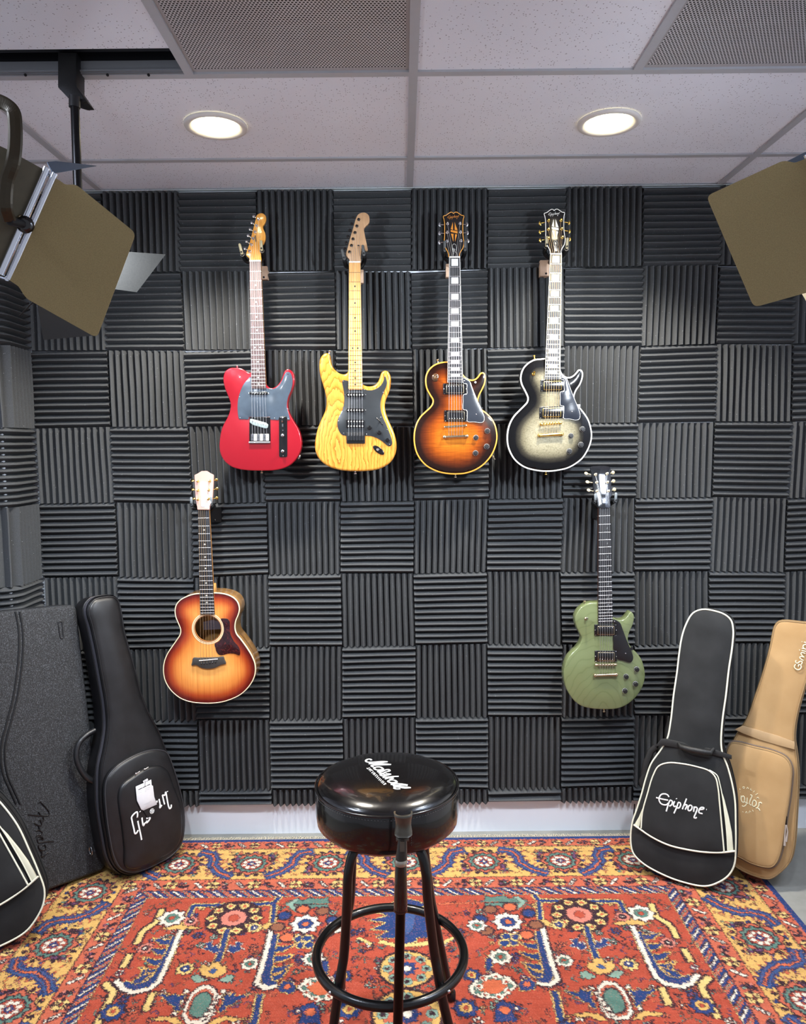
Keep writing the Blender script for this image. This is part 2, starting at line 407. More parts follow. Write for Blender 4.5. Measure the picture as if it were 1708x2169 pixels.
def foam_mesh(fn, vert, nr, nseg, seed):
    """fn(u, v, h): u across, v down, h out of the wall"""
    rs = random.Random(seed); b0, b1 = .007, .034; prof = [(0, b0+.002)]
    for k in range(nr):
        p = k/nr; q = 1/nr; prof += [(p+q*.45, b1), (p+q*.55, b1)]
        prof += [(p+q, b0+.002 if k == nr-1 else b0)]
    ph = [rs.uniform(0, 6.28) for _ in range(4)]; am = rs.uniform(.1, 1)*.0014; vs = []; N = len(prof)
    for j in range(nseg+1):
        w = j/nseg
        for i, (a, h) in enumerate(prof):
            wob = am*math.sin(w*3.3+ph[0]+a*1.5)*min(1, a*6, (1-a)*6)+.0003*math.sin(w*11+a*20+ph[1])
            hh = h*(1+.05*math.sin(a*9+ph[2]+w*4))
            vs.append(fn(a+wob/.3, w, hh) if vert else fn(w, a+wob/.3, hh))
    fs = []
    for j in range(nseg):
        for i in range(N-1):
            q = (j*N+i, j*N+i+1, (j+1)*N+i+1, (j+1)*N+i); fs.append(q if not vert else tuple(reversed(q)))
    # skirt to the wall
    o = len(vs); loop = [i for i in range(N)]+[j*N+N-1 for j in range(1, nseg+1)]+[nseg*N+i for i in range(N-2, -1, -1)]+[j*N for j in range(nseg-1, 0, -1)]
    for k in loop:
        j, i = divmod(k, N); a = prof[i][0]; w = j/nseg; vs.append(fn(a, w, 0) if vert else fn(w, a, 0))
    L = len(loop)
    for k in range(L):
        q = (loop[k], loop[(k+1) % L], o+(k+1) % L, o+k); fs.append(q if vert else tuple(reversed(q)))
    m = MB(); m.add(vs, fs); return m
ORD = ['first', 'second', 'third', 'fourth', 'fifth', 'sixth', 'seventh', 'eighth', 'ninth', 'tenth', 'eleventh', 'twelfth']
GAPT = {(-2, 1): .0025, (-1, 1): .003, (0, 1): .0035, (-3, 2): .004, (-2, 2): .0025, (0, 2): .002, (1, 2): .002, (-4, 2): .002, (1, 3): .003, (3, 3): .0035, (2, 3): .002, (-1, 3): .003, (5, 3): .0045, (4, 2): .003, (-4, 3): .002, (-5, 2): .002, (3, 2): .001, (4, 1): .002, (-3, 4): .002, (-1, 4): .0015, (5, 4): .002, (2, 1): .001}
GAPL = {(-4, 4): .004, (-1, 1): .0015, (0, 1): .002, (0, 3): .002, (-2, 4): .002, (4, 1): .0015}
for r in range(9):
    for c in range(-5, 6):
        A, B, C_, D_ = NODES[(c, r)], NODES[(c+1, r)], NODES[(c, r+1)], NODES[(c+1, r+1)]
        gt = GAPT.get((c, r), .0004)*(2.4 if r == 1 else 1.8 if r == 2 else 1.2); gl = GAPL.get((c, r), .0004)
        # the sliver of wall above a tile runs out towards one side
        gtl, gtr = (gt, gt*.25) if (c+r) % 2 else (gt*.4, gt)
        A = (A[0]+gl, A[1]-gtl); B = (B[0]-.0004, B[1]-gtr); C_ = (C_[0]+gl*.4, C_[1]+.0004); D_ = (D_[0]-.0004, D_[1]+.0004)
        def fn(u, v, h, A=A, B=B, C_=C_, D_=D_):
            x = (A[0]*(1-u)+B[0]*u)*(1-v)+(C_[0]*(1-u)+D_[0]*u)*v; z = (A[1]*(1-u)+B[1]*u)*(1-v)+(C_[1]*(1-u)+D_[1]*u)*v
            return V((x, YW-.0005-h, z))
        vert = (c+r) % 2 == 0; w = B[0]-A[0]; hh = A[1]-C_[1]
        m = foam_mesh(fn, vert, max(2, round((w if vert else hh)/.0254)), 6, c*31+r*7)
        o = m.build('foam_tile', FM)
        tag(o, 'charcoal foam tile with %s ridges, %s row from the ceiling, %s from the left corner' % ('upright' if vert else 'level', ORD[r], ORD[c+5]), 'acoustic foam', 'square foam tiles on the back wall')
# tiles bent around the pier at the left
def bend(s):
    """s metres from the inner corner -> (x, y, normal)"""
    L1 = -PY-.035; R = .035
    y0 = YW-.002
    if s < L1: return V((XL, y0-.02-s, 0)), V((1, 0, 0))
    a = (s-L1)/R
    if a < PI/2:
        c = V((XL-R, y0-.02-L1, 0)); n_ = V((math.cos(a), -math.sin(a), 0)); return c+n_*R, n_
    d = s-L1-R*PI/2; return V((XL-R-d, y0-.02-L1-R, 0)), V((0, -1, 0))
for r in range(9):
    for k in range(2):
        z0 = NODES[(-5, r)][1]; z1 = NODES[(-5, r+1)][1]
        def fn(u, v, h, z0=z0, z1=z1, k=k):
            s = (1-u)*.3035+k*.3048; p, nn = bend(s); q = p+nn*(h+.001); return V((q.x, q.y, (z0-.0005)*(1-v)+(z1+.0005)*v))
        vert = (r+k) % 2 == 0
        if vert: m = foam_mesh(fn, True, 12, 6, r*5+k)
        else: m = foam_mesh(fn, False, max(2, round((z0-z1)/.0254)), 22, r*5+k)
        tag(m.build('foam_tile', FM), 'foam tile on the %s of the left pier, %s ridges, %s row from the ceiling' % ('corner' if k == 0 else 'front', 'upright' if vert else 'level', ORD[r]), 'acoustic foam', 'foam tiles wrapping the left pier')
# ================================================================== GUITARS
CHROME = M('polished_chrome', '#d8dade', .12, 1); GOLD = M('polished_gold', '#e8c468', .18, 1); NICK = M('warm_nickel', '#d9c9a8', .18, 1)
BLKP = M('gloss_black_plastic', '#0b0b0e', .18, 0, coat=.5); BLKM = M('satin_black_plastic', '#141417', .45); WHT = M('white_plastic', '#e9e9e4', .3)
FRETM = M('nickel_fret_wire', '#e6e6e6', .25, .85); STRM = M('steel_string', '#d9dadc', .28, .9); STRB = M('bronze_string', '#d9b98a', .3, .8)
BONE = M('white_bone_nut', '#eeeae0', .35); BLKH = M('black_hardware', '#101012', .25, .7)
RUB = M('grey_rubber_pad', '#4a4c4c', .7); RUBT = M('tan_rubber_pad', '#a39a7c', .6); YOKE = M('black_hanger_metal', '#0e0e10', .4, .3); BLOCK = M('pale_wood_hanger_block', '#c9a98e', .6, var=.1)
def grain(name, cols, sc=(60, 60, 3), rough=.3, coat=.3, dist=2, nz=1.0):
    t = NT(name); c = t.coord(sc); f = t.noise(c, nz, 6, .6, dist); t.set(t.ramp(f, [(.28+.44*i/(len(cols)-1), x) for i, x in enumerate(cols)]), rough, 0, coat); return t.m
ROSE = grain('rosewood_fretboard', ['#2b1f1f', '#4b3a3a', '#6a5656'], (120, 120, 5), .4, 0)
EBON = grain('ebony_fretboard', ['#121215', '#1d1d21', '#2b2b30'], (120, 120, 5), .45, 0)
MAPL = grain('amber_maple_neck', ['#c98f4a', '#dca75f', '#e8ba78'], (50, 50, 4), .3, .4)
ROAST = grain('pale_maple_headstock', ['#a37d5a', '#b8916a', '#c49d76'], (60, 60, 6), .4, .2)
MAHO = grain('brown_mahogany', ['#2a130b', '#4a2413', '#5c3019'], (60, 60, 5), .3, .5)
def LN(p, q, t): return (p[0]+(q[0]-p[0])*t, p[1]+(q[1]-p[1])*t)
def burst_mat(name, stops, scale_e, figure=None, side=None, coat=.75, rough=.3):
    """stops over distance-from-edge / scale_e; figure: (node function) multiplies"""
    t = NT(name); a = t.n('Attribute', attribute_name='edge'); g = t.n('NewGeometry')
    e = t.math('DIVIDE', a.outputs['Fac'], scale_e); c = t.coord()
    e = t.math('ADD', e, t.math('MULTIPLY', t.math('SUBTRACT', t.noise(c, 14, 3), .5), .12))
    col = t.ramp(e, stops)
    if figure: col = figure(t, c, col, e)
    t.set(col, rough, 0, coat, .1, .03); return t.m
def fig_flame(t, c, col, e):
    m = t.n('Mapping', inp={0: c}); m.inputs['Scale'].default_value = (6, 6, 90); f = t.noise(m.outputs[0], 1.6, 4, .6, 1.2)
    m2 = t.n('Mapping', inp={0: c}); m2.inputs['Scale'].default_value = (160, 10, 5); f2 = t.noise(m2.outputs[0], 1.5, 3)
    k = t.mix(.45, t.ramp(f, [(.3, '#8a6a50'), (.65, '#ffffff')]), t.ramp(f2, [(.3, '#b09a80'), (.6, '#ffffff')]), 'MULTIPLY')
    return t.mix(.55, col, k, 'MULTIPLY')
def fig_quilt(t, c, col, e):
    m = t.n('Mapping', inp={0: c}); m.inputs['Scale'].default_value = (55, 20, 110); f = t.noise(m.outputs[0], 1.3, 4, .7, 2.2)
    return t.mix(.6, col, t.ramp(f, [(.35, '#6f6c60'), (.48, '#d8d4c6'), (.7, '#ffffff')]), 'MULTIPLY')
def fig_spruce(t, c, col, e):
    m = t.n('Mapping', inp={0: c}); m.inputs['Scale'].default_value = (260, 10, 4); f = t.noise(m.outputs[0], 1.2, 3, .6, .2)
    return t.mix(.4, col, t.ramp(f, [(.3, '#c8925e'), (.6, '#ffffff')]), 'MULTIPLY')
def neck(root, pl, g):
    """g: dict with nutL, nutR, heelL, heelR (px), saddle (px), n frets, hb fretboard height"""
    hb = g['hb']; nl, nr, el, er = pl.locs([g['nutL'], g['nutR'], g['heelL'], g['heelR']], hb)
    sad = pl.loc(*g['saddle'], hb); nm = LN(nl, nr, .5); ax = V((sad[0]-nm[0], sad[1]-nm[1])); ln = ax.length; u = ax/ln
    def edge(a, b, d):     # point on edge a-b at distance d along the axis
        pa = (V(a)-V(nm)).dot(u); pb = (V(b)-V(nm)).dot(u); return LN(a, b, (d-pa)/(pb-pa))
    hl = (V(LN(el, er, .5))-V(nm)).dot(u)
    nb = MB(); nb.slab(pl, [edge(nl, el, -.004), edge(nr, er, -.004), edge(nr, er, hl*.995), edge(nl, el, hl*.995)], hb-.024, hb-.0045, 0, .010, seg=4); nk = nb.build('neck', g['neckm'], root, ang=.6)
    top = hb
    if g.get('bind'):
        b = MB(); b.slab(pl, [nl, nr, er, el], hb-.0045, hb-.0004); b.build('fretboard_binding', g['bind'], root)
        i = .0016; q = [LN(nl, nr, i/.043), LN(nr, nl, i/.043), LN(er, el, i/.056), LN(el, er, i/.056)]
        b = MB(); b.slab(pl, q, hb-.003, hb); fb = b.build('fretboard', g['board'], root)
    else:
        b = MB(); b.slab(pl, rpoly([nl, nr, er, el], [0.0001, .0001, g.get('er', .0001), g.get('er', .0001)]), hb-.0045, hb, .0008, 0, seg=2); fb = b.build('fretboard', g['board'], root)
    for k in range(1, g['n']+1):
        d = ln*(1-2**(-k/12)); a, c = edge(nl, el, d), edge(nr, er, d)
        if d > hl-.002: break
        b = MB(); b.tube([pl.w(*LN(a, c, .01), hb+.0002), pl.w(*LN(a, c, .99), hb+.0002)], g.get('fr', .00125), 6, up=pl.n, flat=.8); b.build('fret', g.get('fretm', FRETM), fb)
    for k in g['inlays']:
        d = ln*(1-(2**(-k/12)+2**(-(k-1)/12))/2); a, c = edge(nl, el, d), edge(nr, er, d); w = math.dist(a, c); sp = ln*(2**(-(k-1)/12)-2**(-k/12))
        b = MB()
        if g['itype'] == 'dot':
            for f in ((.5,) if k != 12 else (.3, .7)):
                p = LN(a, c, f); b.lathe([(.0001, .0006), (.003, .0006), (.003, 0)], pl.w(*p, hb), pl.n, 14, caps=False)
        elif g['itype'] == 'block':
            a1, c1 = edge(nl, el, d-sp*.36), edge(nr, er, d-sp*.36); a2, c2 = edge(nl, el, d+sp*.36), edge(nr, er, d+sp*.36)
            b.slab(pl, [LN(a1, c1, .2), LN(a1, c1, .8), LN(a2, c2, .8), LN(a2, c2, .2)], hb-.0005, hb+.0005)
        elif g['itype'] == 'cross':
            p = LN(a, c, .5); b.slab(pl, [(p[0]-.006, p[1]), (p[0]-.001, p[1]+.0012), (p[0], p[1]+.004), (p[0]+.001, p[1]+.0012), (p[0]+.006, p[1]), (p[0]+.001, p[1]-.0012), (p[0], p[1]-.004), (p[0]-.001, p[1]-.0012)], hb-.0005, hb+.0005)
        else:
            p = LN(a, c, .7); b.slab(pl, [(p[0]-.003, p[1]-.005), (p[0], p[1]-.001), (p[0]-.0015, p[1]), (p[0]+.003, p[1]+.006), (p[0]+.001, p[1]+.001), (p[0]+.0025, p[1])], hb-.0005, hb+.0003)
        b.build('inlay', g['inm'], fb)
    b = MB(); nn = edge(nl, el, -.0045), edge(nr, er, -.0045); b.slab(pl, [nn[0], nn[1], edge(nr, er, .0005), edge(nl, el, .0005)], hb-.005, hb+.0015, .0008, 0, seg=2); b.build('nut', BONE, root)
    return fb
def strings(root, pl, nut, sad, posts, hn, hs, hp, mats, tail=None, ht=0, hpl=None):
    for k in range(6):
        pts = []
        if posts: pts.append((hpl or pl).w(*(hpl or pl).loc(*posts[k], hp), hp))
        pts += [pl.w(*pl.loc(*nut[k], hn), hn), pl.w(*pl.loc(*sad[k], hs), hs)]
        if tail: pts.append(pl.w(*pl.loc(*tail[k], ht), ht))
        b = MB(); b.tube(pts, [.00058, .00054, .0005, .00046, .00042, .0004][k], 6); b.build('string', mats if not isinstance(mats, list) else mats[k], root)
def tuners(root, pl, posts, keys, h, pm, km, style='oval', kr=.0075):
    for p, k in zip(posts, keys):
        P = pl.loc(*p, h); K = pl.loc(*k, h-.006); b = MB()
        b.lathe([(.0055, 0), (.0055, .0015), (.0045, .0022), (.0032, .0025), (.0030, .008), (.0034, .0115), (.0022, .012)], pl.w(*P, h), pl.n, 16); t = b.build('tuning_post', pm, root)
        b = MB(); d = V((P[0]-K[0], P[1]-K[1])).normalized(); s = (K[0]+d.x*kr*.4, K[1]+d.y*kr*.4)
        b.tube([pl.w(*s, h-.007), pl.w(s[0]+d.x*.016, s[1]+d.y*.016, h-.008)], .0016, 8)
        c = pl.w(*K, h-.007); N = 16; dd = pl.s*d.x+pl.t*d.y; tt = pl.n.cross(dd)
        if style == 'oval':      # flat oval button
            b.lathe([(.0001, -.0026), (kr*.7, -.0024), (kr, -.001), (kr, .001), (kr*.7, .0024), (.0001, .0026)], c, tt*.4+pl.n*.9, N, caps=False)
        elif style == 'kidney':
            b.tube([c+tt*kr, c+tt*kr*.5-dd*.002, c-dd*.0026, c-tt*kr*.5-dd*.002, c-tt*kr], [.002, .0042, .0048, .0042, .002], 10, flat=.7, up=pl.n)
        b.build('tuning_key', km, root)
def knob(root, pl, p, r, hm, m, ticks=None, top=None):
    P = pl.loc(*p, hm); b = MB(); b.lathe([(r*1.0, 0), (r, .002), (r*.86, .006), (r*.8, .013), (r*.66, .0142), (.0001, .0144)], pl.w(*P, hm), pl.n, 28, caps=False, smooth=False); k = b.build('knob', m, root)
    if ticks:
        b = MB()
        for i in range(12):
            a = 2*PI*i/12; c = pl.w(P[0]+math.cos(a)*r*.93, P[1]+math.sin(a)*r*.93, hm+.0035); b.lathe([(.0011, 0), (.0011, .0016), (.0001, .002)], c, pl.n, 6, caps=False)
        b.build('dial_marks', ticks, k)
def humb(root, pl, quad_, h, ring, cover, polerow, poles=True, frame=None):
    q = ccw(pl.locs(quad_, h)); A = np.array(q); cx, cy = A.mean(0)
    b = MB(); b.slab(pl, rpoly(q, .003, 3), h, h+.0045, .001, 0, seg=2); r = b.build('pickup', ring, root)
    e = [(cx+(x-cx)*.74, cy+(y-cy)*.76) for x, y in q]
    if frame:
        b = MB(); f = rpoly(e, .002, 3); b.slab(pl, f, h+.003, h+.0085, .0008, 0, seg=2); b.build('pickup_frame', frame, r)
        e = [(cx+(x-cx)*.70, cy+(y-cy)*.68) for x, y in q]
    b = MB(); b.slab(pl, rpoly(e, .002, 3), h+.003, h+.009, .001, 0, seg=2); b.build('pickup_cover', cover, r)
    xs = sorted(q, key=lambda p: p[0]); L = LN(xs[0], xs[1], .5); R = LN(xs[2], xs[3], .5); ys = (A[:, 1].max()-A[:, 1].min())/2
    b = MB()
    for k in range(6):
        p = LN(L, R, .22+.56*k/5); b.lathe([(.0022, 0), (.0022, .0012), (.0001, .0016)], pl.w(p[0], p[1]+polerow*ys*.45, h+.0088), pl.n, 10, caps=False)
    b.build('pole_pieces', CHROME, r)
    b = MB()
    for p in (L, R): pp = LN(p, (cx, cy), .06 if p is L else .06); b.lathe([(.002, 0), (.002, .001), (.0001, .0014)], pl.w(*pp, h+.0045), pl.n, 10, caps=False)
    for p in q: pp = LN(p, (cx, cy), .1); b.lathe([(.0014, 0), (.0014, .0008), (.0001, .001)], pl.w(*pp, h+.0045), pl.n, 8, caps=False)
    b.build('mounting_screws', CHROME, r)
def button(root, pl, p, d, h, m):
    P = pl.loc(*p, h); b = MB(); ax = pl.s*d[0]+pl.t*d[1]; b.lathe([(.0055, -.009), (.003, -.004), (.0028, .001), (.0062, .004), (.0062, .006), (.003, .007)], pl.w(*P, h), ax, 16); b.build('strap_button', m, root)
def screws(root, pl, pts, h, m, r=.0022):
    for p in pts:
        q = pl.loc(*p, h); b = MB(); b.lathe([(r, 0), (r, .0006), (r*.5, .0012), (.0001, .0012)], pl.w(*q, h), pl.n, 10, caps=False); b.build('screw', m, root)
def hanger(px_l, px_r, pl, h, pad, block, lab, neckpx, grp='guitar wall hangers', bl=True):
    """px_l, px_r: (top, bottom) of the two front pads in pixels; the yoke curves back to a wall block"""
    nk = pl.loc(*neckpx, 0); base = pl.w(nk[0], nk[1], 0); e = thing('guitar_hanger', (base.x, YW-.03, base.z), lab, 'guitar hanger', grp)
    ends = []
    for t_, b_ in (px_l, px_r):
        T, B = pl.loc(*t_, h), pl.loc(*b_, h); m = MB(); m.tube([pl.w(*T, h+.008), pl.w(*LN(T, B, .05), h+.009), pl.w(*LN(T, B, .95), h+.004), pl.w(*B, h+.002)], [.0035, .0052, .0056, .004], 12, flat=.8, up=pl.n)
        m.build('arm_tip', pad, e)
        m = MB(); m.lathe([(.0035, 0), (.0035, .001), (.0001, .0012)], pl.w(*LN(T, B, .82), h+.009), pl.n, 10, caps=False); m.build('tip_screw', BLKM, e); ends.append(B)
    A = V(ends[0]); B = V(ends[1]); mid = (A+B)/2; low = mid.y-.022
    m = MB(); pts = [pl.w(A.x, A.y, h-.002), pl.w(A.x, A.y-.004, h-.03), pl.w(A.x+.004, A.y-.012, h-.05), pl.w(mid.x-.02, low, h-.056), pl.w(mid.x, low-.003, h-.058), pl.w(mid.x+.02, low, h-.056), pl.w(B.x-.004, B.y-.012, h-.05), pl.w(B.x, B.y-.004, h-.03), pl.w(B.x, B.y, h-.002)]
    m.tube(smc([tuple(p) for p in pts], n=5, closed=False), .0085, 12); m.build('yoke', YOKE, e)
    wy = YW-.03; c = pl.w(mid.x, low-.003, h-.058)
    m = MB(); m.tube([c, (c.x, wy+.004, c.z-.004)], .011, 14); m.build('stem', YOKE, e)
    m = MB(); m.box((c.x+block[0], (YW+wy-.02)/2, c.z-.012+block[1]), (block[2], .052, block[3]))
    o = m.build('wall_block', BLOCK if bl else YOKE, e)
    m = MB(); m.lathe([(.004, 0), (.004, .001), (.0001, .0015)], (c.x+block[0], YW-.052, c.z-.012+block[1]-block[3]*.36), (0, -1, 0), 10, caps=False); m.build('block_screw', BLKM, e)
    return e
def gpl(y): return PL((0, -y, 0), (0, -1, 0))
def glogo(root, pl, zl, lines, w, h, m, name='logo', step=.0015, th=.0006):
    b = MB(); ribbon(b, pl, [pl.locs(zl(L), h) for L in lines], w, h, th, 6, True, step); return b.build(name, m, root)
EPI = [[(400,515),(370,470),(300,445),(230,460),(185,520),(180,600),(220,665),(290,695),(350,690),(385,655)], [(110,530),(230,560),(380,590)],
 [(425,590),(395,660),(340,840)], [(425,590),(465,600),(480,640),(455,700),(410,725)], [(530,610),(500,700),(520,735),(560,720)], [(565,545),(575,560)],
 [(610,640),(580,740),(515,885)], [(610,640),(650,645),(665,690),(635,760),(590,770)], [(800,550),(750,680),(705,790)], [(720,740),(770,690),(810,700),(790,760),(770,800)],
 [(900,700),(855,715),(830,790),(850,830),(900,810),(925,740),(900,700)], [(975,730),(960,850)], [(965,770),(1010,745),(1040,770),(1010,880),(970,985),(1010,995),(1025,970)], [(1090,800),(1180,790),(1190,760),(1130,755),(1085,810),(1080,870),(1160,895)], [(1245,800),(1255,802)]]
# ---- the red single-cut guitar -------------------------------------------------
pl = gpl(.14); h = Z(440, 430, 7.232); z = Z(440, 720, 7.232)
RED = NT('candy_red_metallic_lacquer'); c_ = RED.coord(); RED = RED.set(RED.ramp(RED.noise(c_, 900, 2), [(.3, '#860014'), (.7, '#ac0420')]), .3, .25, .9)
b0 = pl.w(*pl.loc(556, 1000), 0)
g = thing('electric_guitar', (b0.x, -.12, b0.z), 'red electric guitar with a slate-grey pickguard, leftmost of the top row on the wall', 'electric guitar')
OUT = smc(pl.locs(z([(700,490),(640,500),(600,488),(560,460),(500,432),(430,425),(340,430),(270,480),(240,560),(240,640),(262,740),(310,860),(340,940),(350,1010),(335,1100),(290,1210),(240,1300),(205,1400),(185,1520),(178,1640),(200,1760),(260,1860),(370,1945),(500,1985),(660,2002),(830,2005),(1000,2000),(1140,1975),(1260,1920),(1360,1820),(1420,1700),(1438,1580),(1420,1460),(1385,1360),(1320,1250),(1265,1150),(1232,1060),(1228,960),(1250,870),(1290,780),(1325,680),(1330,590),(1310,505),(1265,458),(1220,447),(1180,475),(1150,550),(1110,640),(1050,710),(980,738),(920,712),(880,660),(870,560),(800,490)])), step=.004)
b = MB(); b.slab(pl, OUT, -.045, 0, .004, .004); body = b.build('body', RED, g)
PG = NT('slate_pickguard'); c_ = PG.coord(); PG = PG.set(PG.ramp(PG.noise(c_, 12, 4), [(.3, '#37424f'), (.7, '#4c5a6a')]), .22, 0, .5)
b = MB(); b.slab(pl, smc(pl.locs(z([(670,565),(600,620),(540,700),(500,800),(470,900),(460,1000),(462,1100),(478,1200),(490,1213),(560,1214),(628,1215),(632,1182),(700,1180),(800,1180),(900,1180),(958,1180),(964,1216),(1030,1222),(1085,1225),(1100,1190),(1150,1168),(1205,1190),(1222,1222),(1258,1225),(1240,1130),(1215,1040),(1218,950),(1240,860),(1275,780),(1300,680),(1300,590),(1270,508),(1225,488),(1185,520),(1150,600),(1100,690),(1030,743),(950,748),(905,735),(890,700),(780,600)])), step=.004), 0, .0023, .0006, 0, seg=2); pg = b.build('pickguard', PG, g)
screws(pg, pl, z([(640,580),(490,875),(498,1195),(1025,1200),(1232,1215),(1230,525),(932,752),(1232,1060)]), .0023, CHROME)
b = MB(); b.slab(pl, rpoly(pl.locs(z([(640,1182),(962,1182),(965,1580),(640,1580)])), .002), 0, .003, .0006, 0, seg=2); br = b.build('bridge_plate', BLKP, g)
b = MB(); b.slab(pl, rpoly(pl.locs(z([(636,1558),(966,1558),(966,1584),(636,1584)])), .001), 0, .011, .001, 0, seg=2); b.build('bridge_lip', CHROME, br)
for k in range(6):
    x0 = 664+k*46.2; b = MB(); b.slab(pl, rpoly(pl.locs(z([(x0,1440),(x0+42,1440),(x0+42,1545),(x0,1545)]), .009), .001), .003, .0095, .001, 0, seg=2); b.build('saddle', WHT if k % 2 else CHROME, br)
    b = MB(); b.box(pl.w(*pl.loc(*z([(x0+21, 1495)])[0], .0095), .0096), (.0018, .001, .007)); b.build('saddle_slot', BLKM, br)
q = rpoly(pl.locs(z([(655,1210),(700,1215),(900,1270),(935,1300),(925,1350),(890,1358),(700,1305),(650,1265)])), .003); b = MB(); b.slab(pl, q, .003, .0085, .0015, 0); pk = b.build('pickup', M('pale_grey_pickup', '#8fa0a2', .35), g)
b = MB()
for k in range(6): b.lathe([(.0022, 0), (.0022, .0008), (.0001, .001)], pl.w(*pl.loc(*z([(690+k*41, 1248+k*12)])[0], .0085), .0085), pl.n, 10, caps=False)
b.build('pole_pieces', CHROME, pk)
b = MB(); b.slab(pl, rpoly(pl.locs(z([(650,792),(920,795),(920,840),(650,838)])), .003), .0023, .0085, .0015, 0); pk = b.build('pickup', BLKP, g)
screws(pk, pl, z([(635,815),(930,818)]), .0025, CHROME, .0032)
b = MB()
for k in range(6): b.lathe([(.002, 0), (.002, .0006), (.0001, .0008)], pl.w(*pl.loc(*z([(690+k*40, 817)])[0], .0085), .0085), pl.n, 10, caps=False)
b.build('pole_pieces', CHROME, pk)
b = MB(); b.slab(pl, rpoly(pl.locs(z([(1095,1170),(1220,1172),(1222,1795),(1097,1795)])), .0075, 8), .0001, .0028, .0005, 0, seg=2); cp = b.build('control_plate', BLKP, g)
for p in ((1155,1462), (1155,1705)):
    P = pl.loc(*z([p])[0], .003); b = MB(); b.lathe([(.0062, 0), (.0062, .014), (.0055, .0155), (.0001, .016)], pl.w(*P, .0028), pl.n, 24, caps=False); b.build('knob', CHROME, cp)
b = MB(); b.tube([pl.w(*pl.loc(*z([(1150,1235)])[0], .003), .003), pl.w(*pl.loc(*z([(1142,1250)])[0], .014), .014)], .0035, 10); b.build('selector_switch', CHROME, cp)
b = MB(); b.slab(pl, rpoly(pl.locs(z([(1143,1285),(1160,1285),(1160,1330),(1143,1330)])), .0008), .0028, .0034); b.build('switch_slot', CHROME, cp)
screws(cp, pl, z([(1147,1195),(1152,1385),(1157,1775)]), .0028, CHROME)
nk = dict(nutL=h([(640,895)])[0], nutR=h([(815,893)])[0], heelL=z([(668,745)])[0], heelR=z([(893,748)])[0], saddle=z([(802,1490)])[0], n=22, hb=.007, neckm=MAPL, board=ROSE, inlays=(3,5,7,9,12,15,17,19,21), itype='dot', inm=WHT)
neck(g, pl, nk)
b = MB(); b.slab(pl, smc(pl.locs(h([(640,900),(638,850),(592,802),(592,765),(640,620),(690,420),(735,250),(748,192),(790,160),(850,160),(888,200),(893,260),(870,320),(847,352),(855,400),(880,460),(886,530),(870,600),(835,650),(813,720),(815,800),(815,900)]), -.004), step=.003), -.018, -.004, .0015, .0015, seg=2); hs = b.build('headstock', grain('amber_headstock', ['#c07a2a', '#d8963c', '#e6ac55'], (60, 60, 5), .2, .8), g)
po = h([(780,250),(750,350),(728,445),(697,545),(670,640),(645,740)]); ke = h([(708,205),(678,303),(652,402),(620,500),(598,590),(572,700)])
tuners(hs, pl, po, ke, -.004, CHROME, CHROME, 'oval', .0062)
glogo(hs, pl, h, [[(800,590),(775,570),(790,540),(815,555),(800,500),(790,440),(820,420),(800,380)], [(815,560),(825,520),(805,470),(830,450),(815,400)]], .0012, -.004, M('gold_decal', '#e9c176', .4))
b = MB(); b.tube([pl.w(*pl.loc(*h([(728,500)])[0], -.002), -.0015), pl.w(*pl.loc(*h([(738,590)])[0], -.002), -.0015)], .002, 8); b.build('string_tree', BLKM, hs)
strings(g, pl, h([(655+k*29.5, 892) for k in range(6)]), z([(684,1450),(727,1450),(772,1450),(818,1450),(862,1450),(905,1450)]), list(reversed(po)), .009, .0115, .003, STRM)
button(g, pl, z([(455,420)])[0], (-.1, 1), -.022, CHROME); button(g, pl, z([(830,2015)])[0], (0, -1), -.022, NICK)
P = z([(1405,1790)])[0]; p2 = pl.loc(*P, -.02); b = MB(); b.lathe([(.011, 0), (.011, .004), (.006, .006), (.004, .0062)], pl.w(p2[0]-.001, p2[1], -.02), pl.s*.86-pl.t*.5, 16); b.build('output_jack', CHROME, g)
hanger((h([(495,635)])[0], h([(530,785)])[0]), (h([(825,585)])[0], h([(832,730)])[0]), pl, .004, RUBT, (.022, -.012, .026, .05), 'black wall hanger with tan tips holding the red guitar', h([(728,880)])[0])
# ---- the amber ash double-cut guitar --------------------------------------------
h = Z(650, 430, 7.232); z = Z(650, 720, 7.232)
def ash():
    t = NT('amber_ash_wood'); c = t.coord(); m = t.n('Mapping', inp={0: c}); m.inputs['Location'].default_value = (.12, 0, -.05); m.inputs['Scale'].default_value = (1.9, 1, .62)
    w = t.n('TexWave', wave_type='RINGS', rings_direction='Y', wave_profile='SAW', inp={'Vector': m.outputs[0], 'Scale': 13.0, 'Distortion': 9.0, 'Detail': 3.0, 'Detail Scale': 1.4, 'Detail Roughness': .55})
    col = t.ramp(w.outputs['Fac'], [(0, '#8f5012'), (.08, '#b8741e'), (.22, '#c88b30'), (.6, '#d29c42'), (1, '#d6a249')])
    m2 = t.n('Mapping', inp={0: c}); m2.inputs['Scale'].default_value = (220, 30, 14); f = t.noise(m2.outputs[0], 1.5, 3)
    t.set(t.mix(.35, col, t.ramp(f, [(.3, '#c98c3a'), (.6, '#fff3d8')]), 'MULTIPLY'), .3, 0, .7, .5, .12); return t.m
b0 = pl.w(*pl.loc(752, 998), 0)
g = thing('electric_guitar', (b0.x, -.12, b0.z), 'amber wood-grained electric guitar with two horns, a black pickguard and maple neck', 'electric guitar')
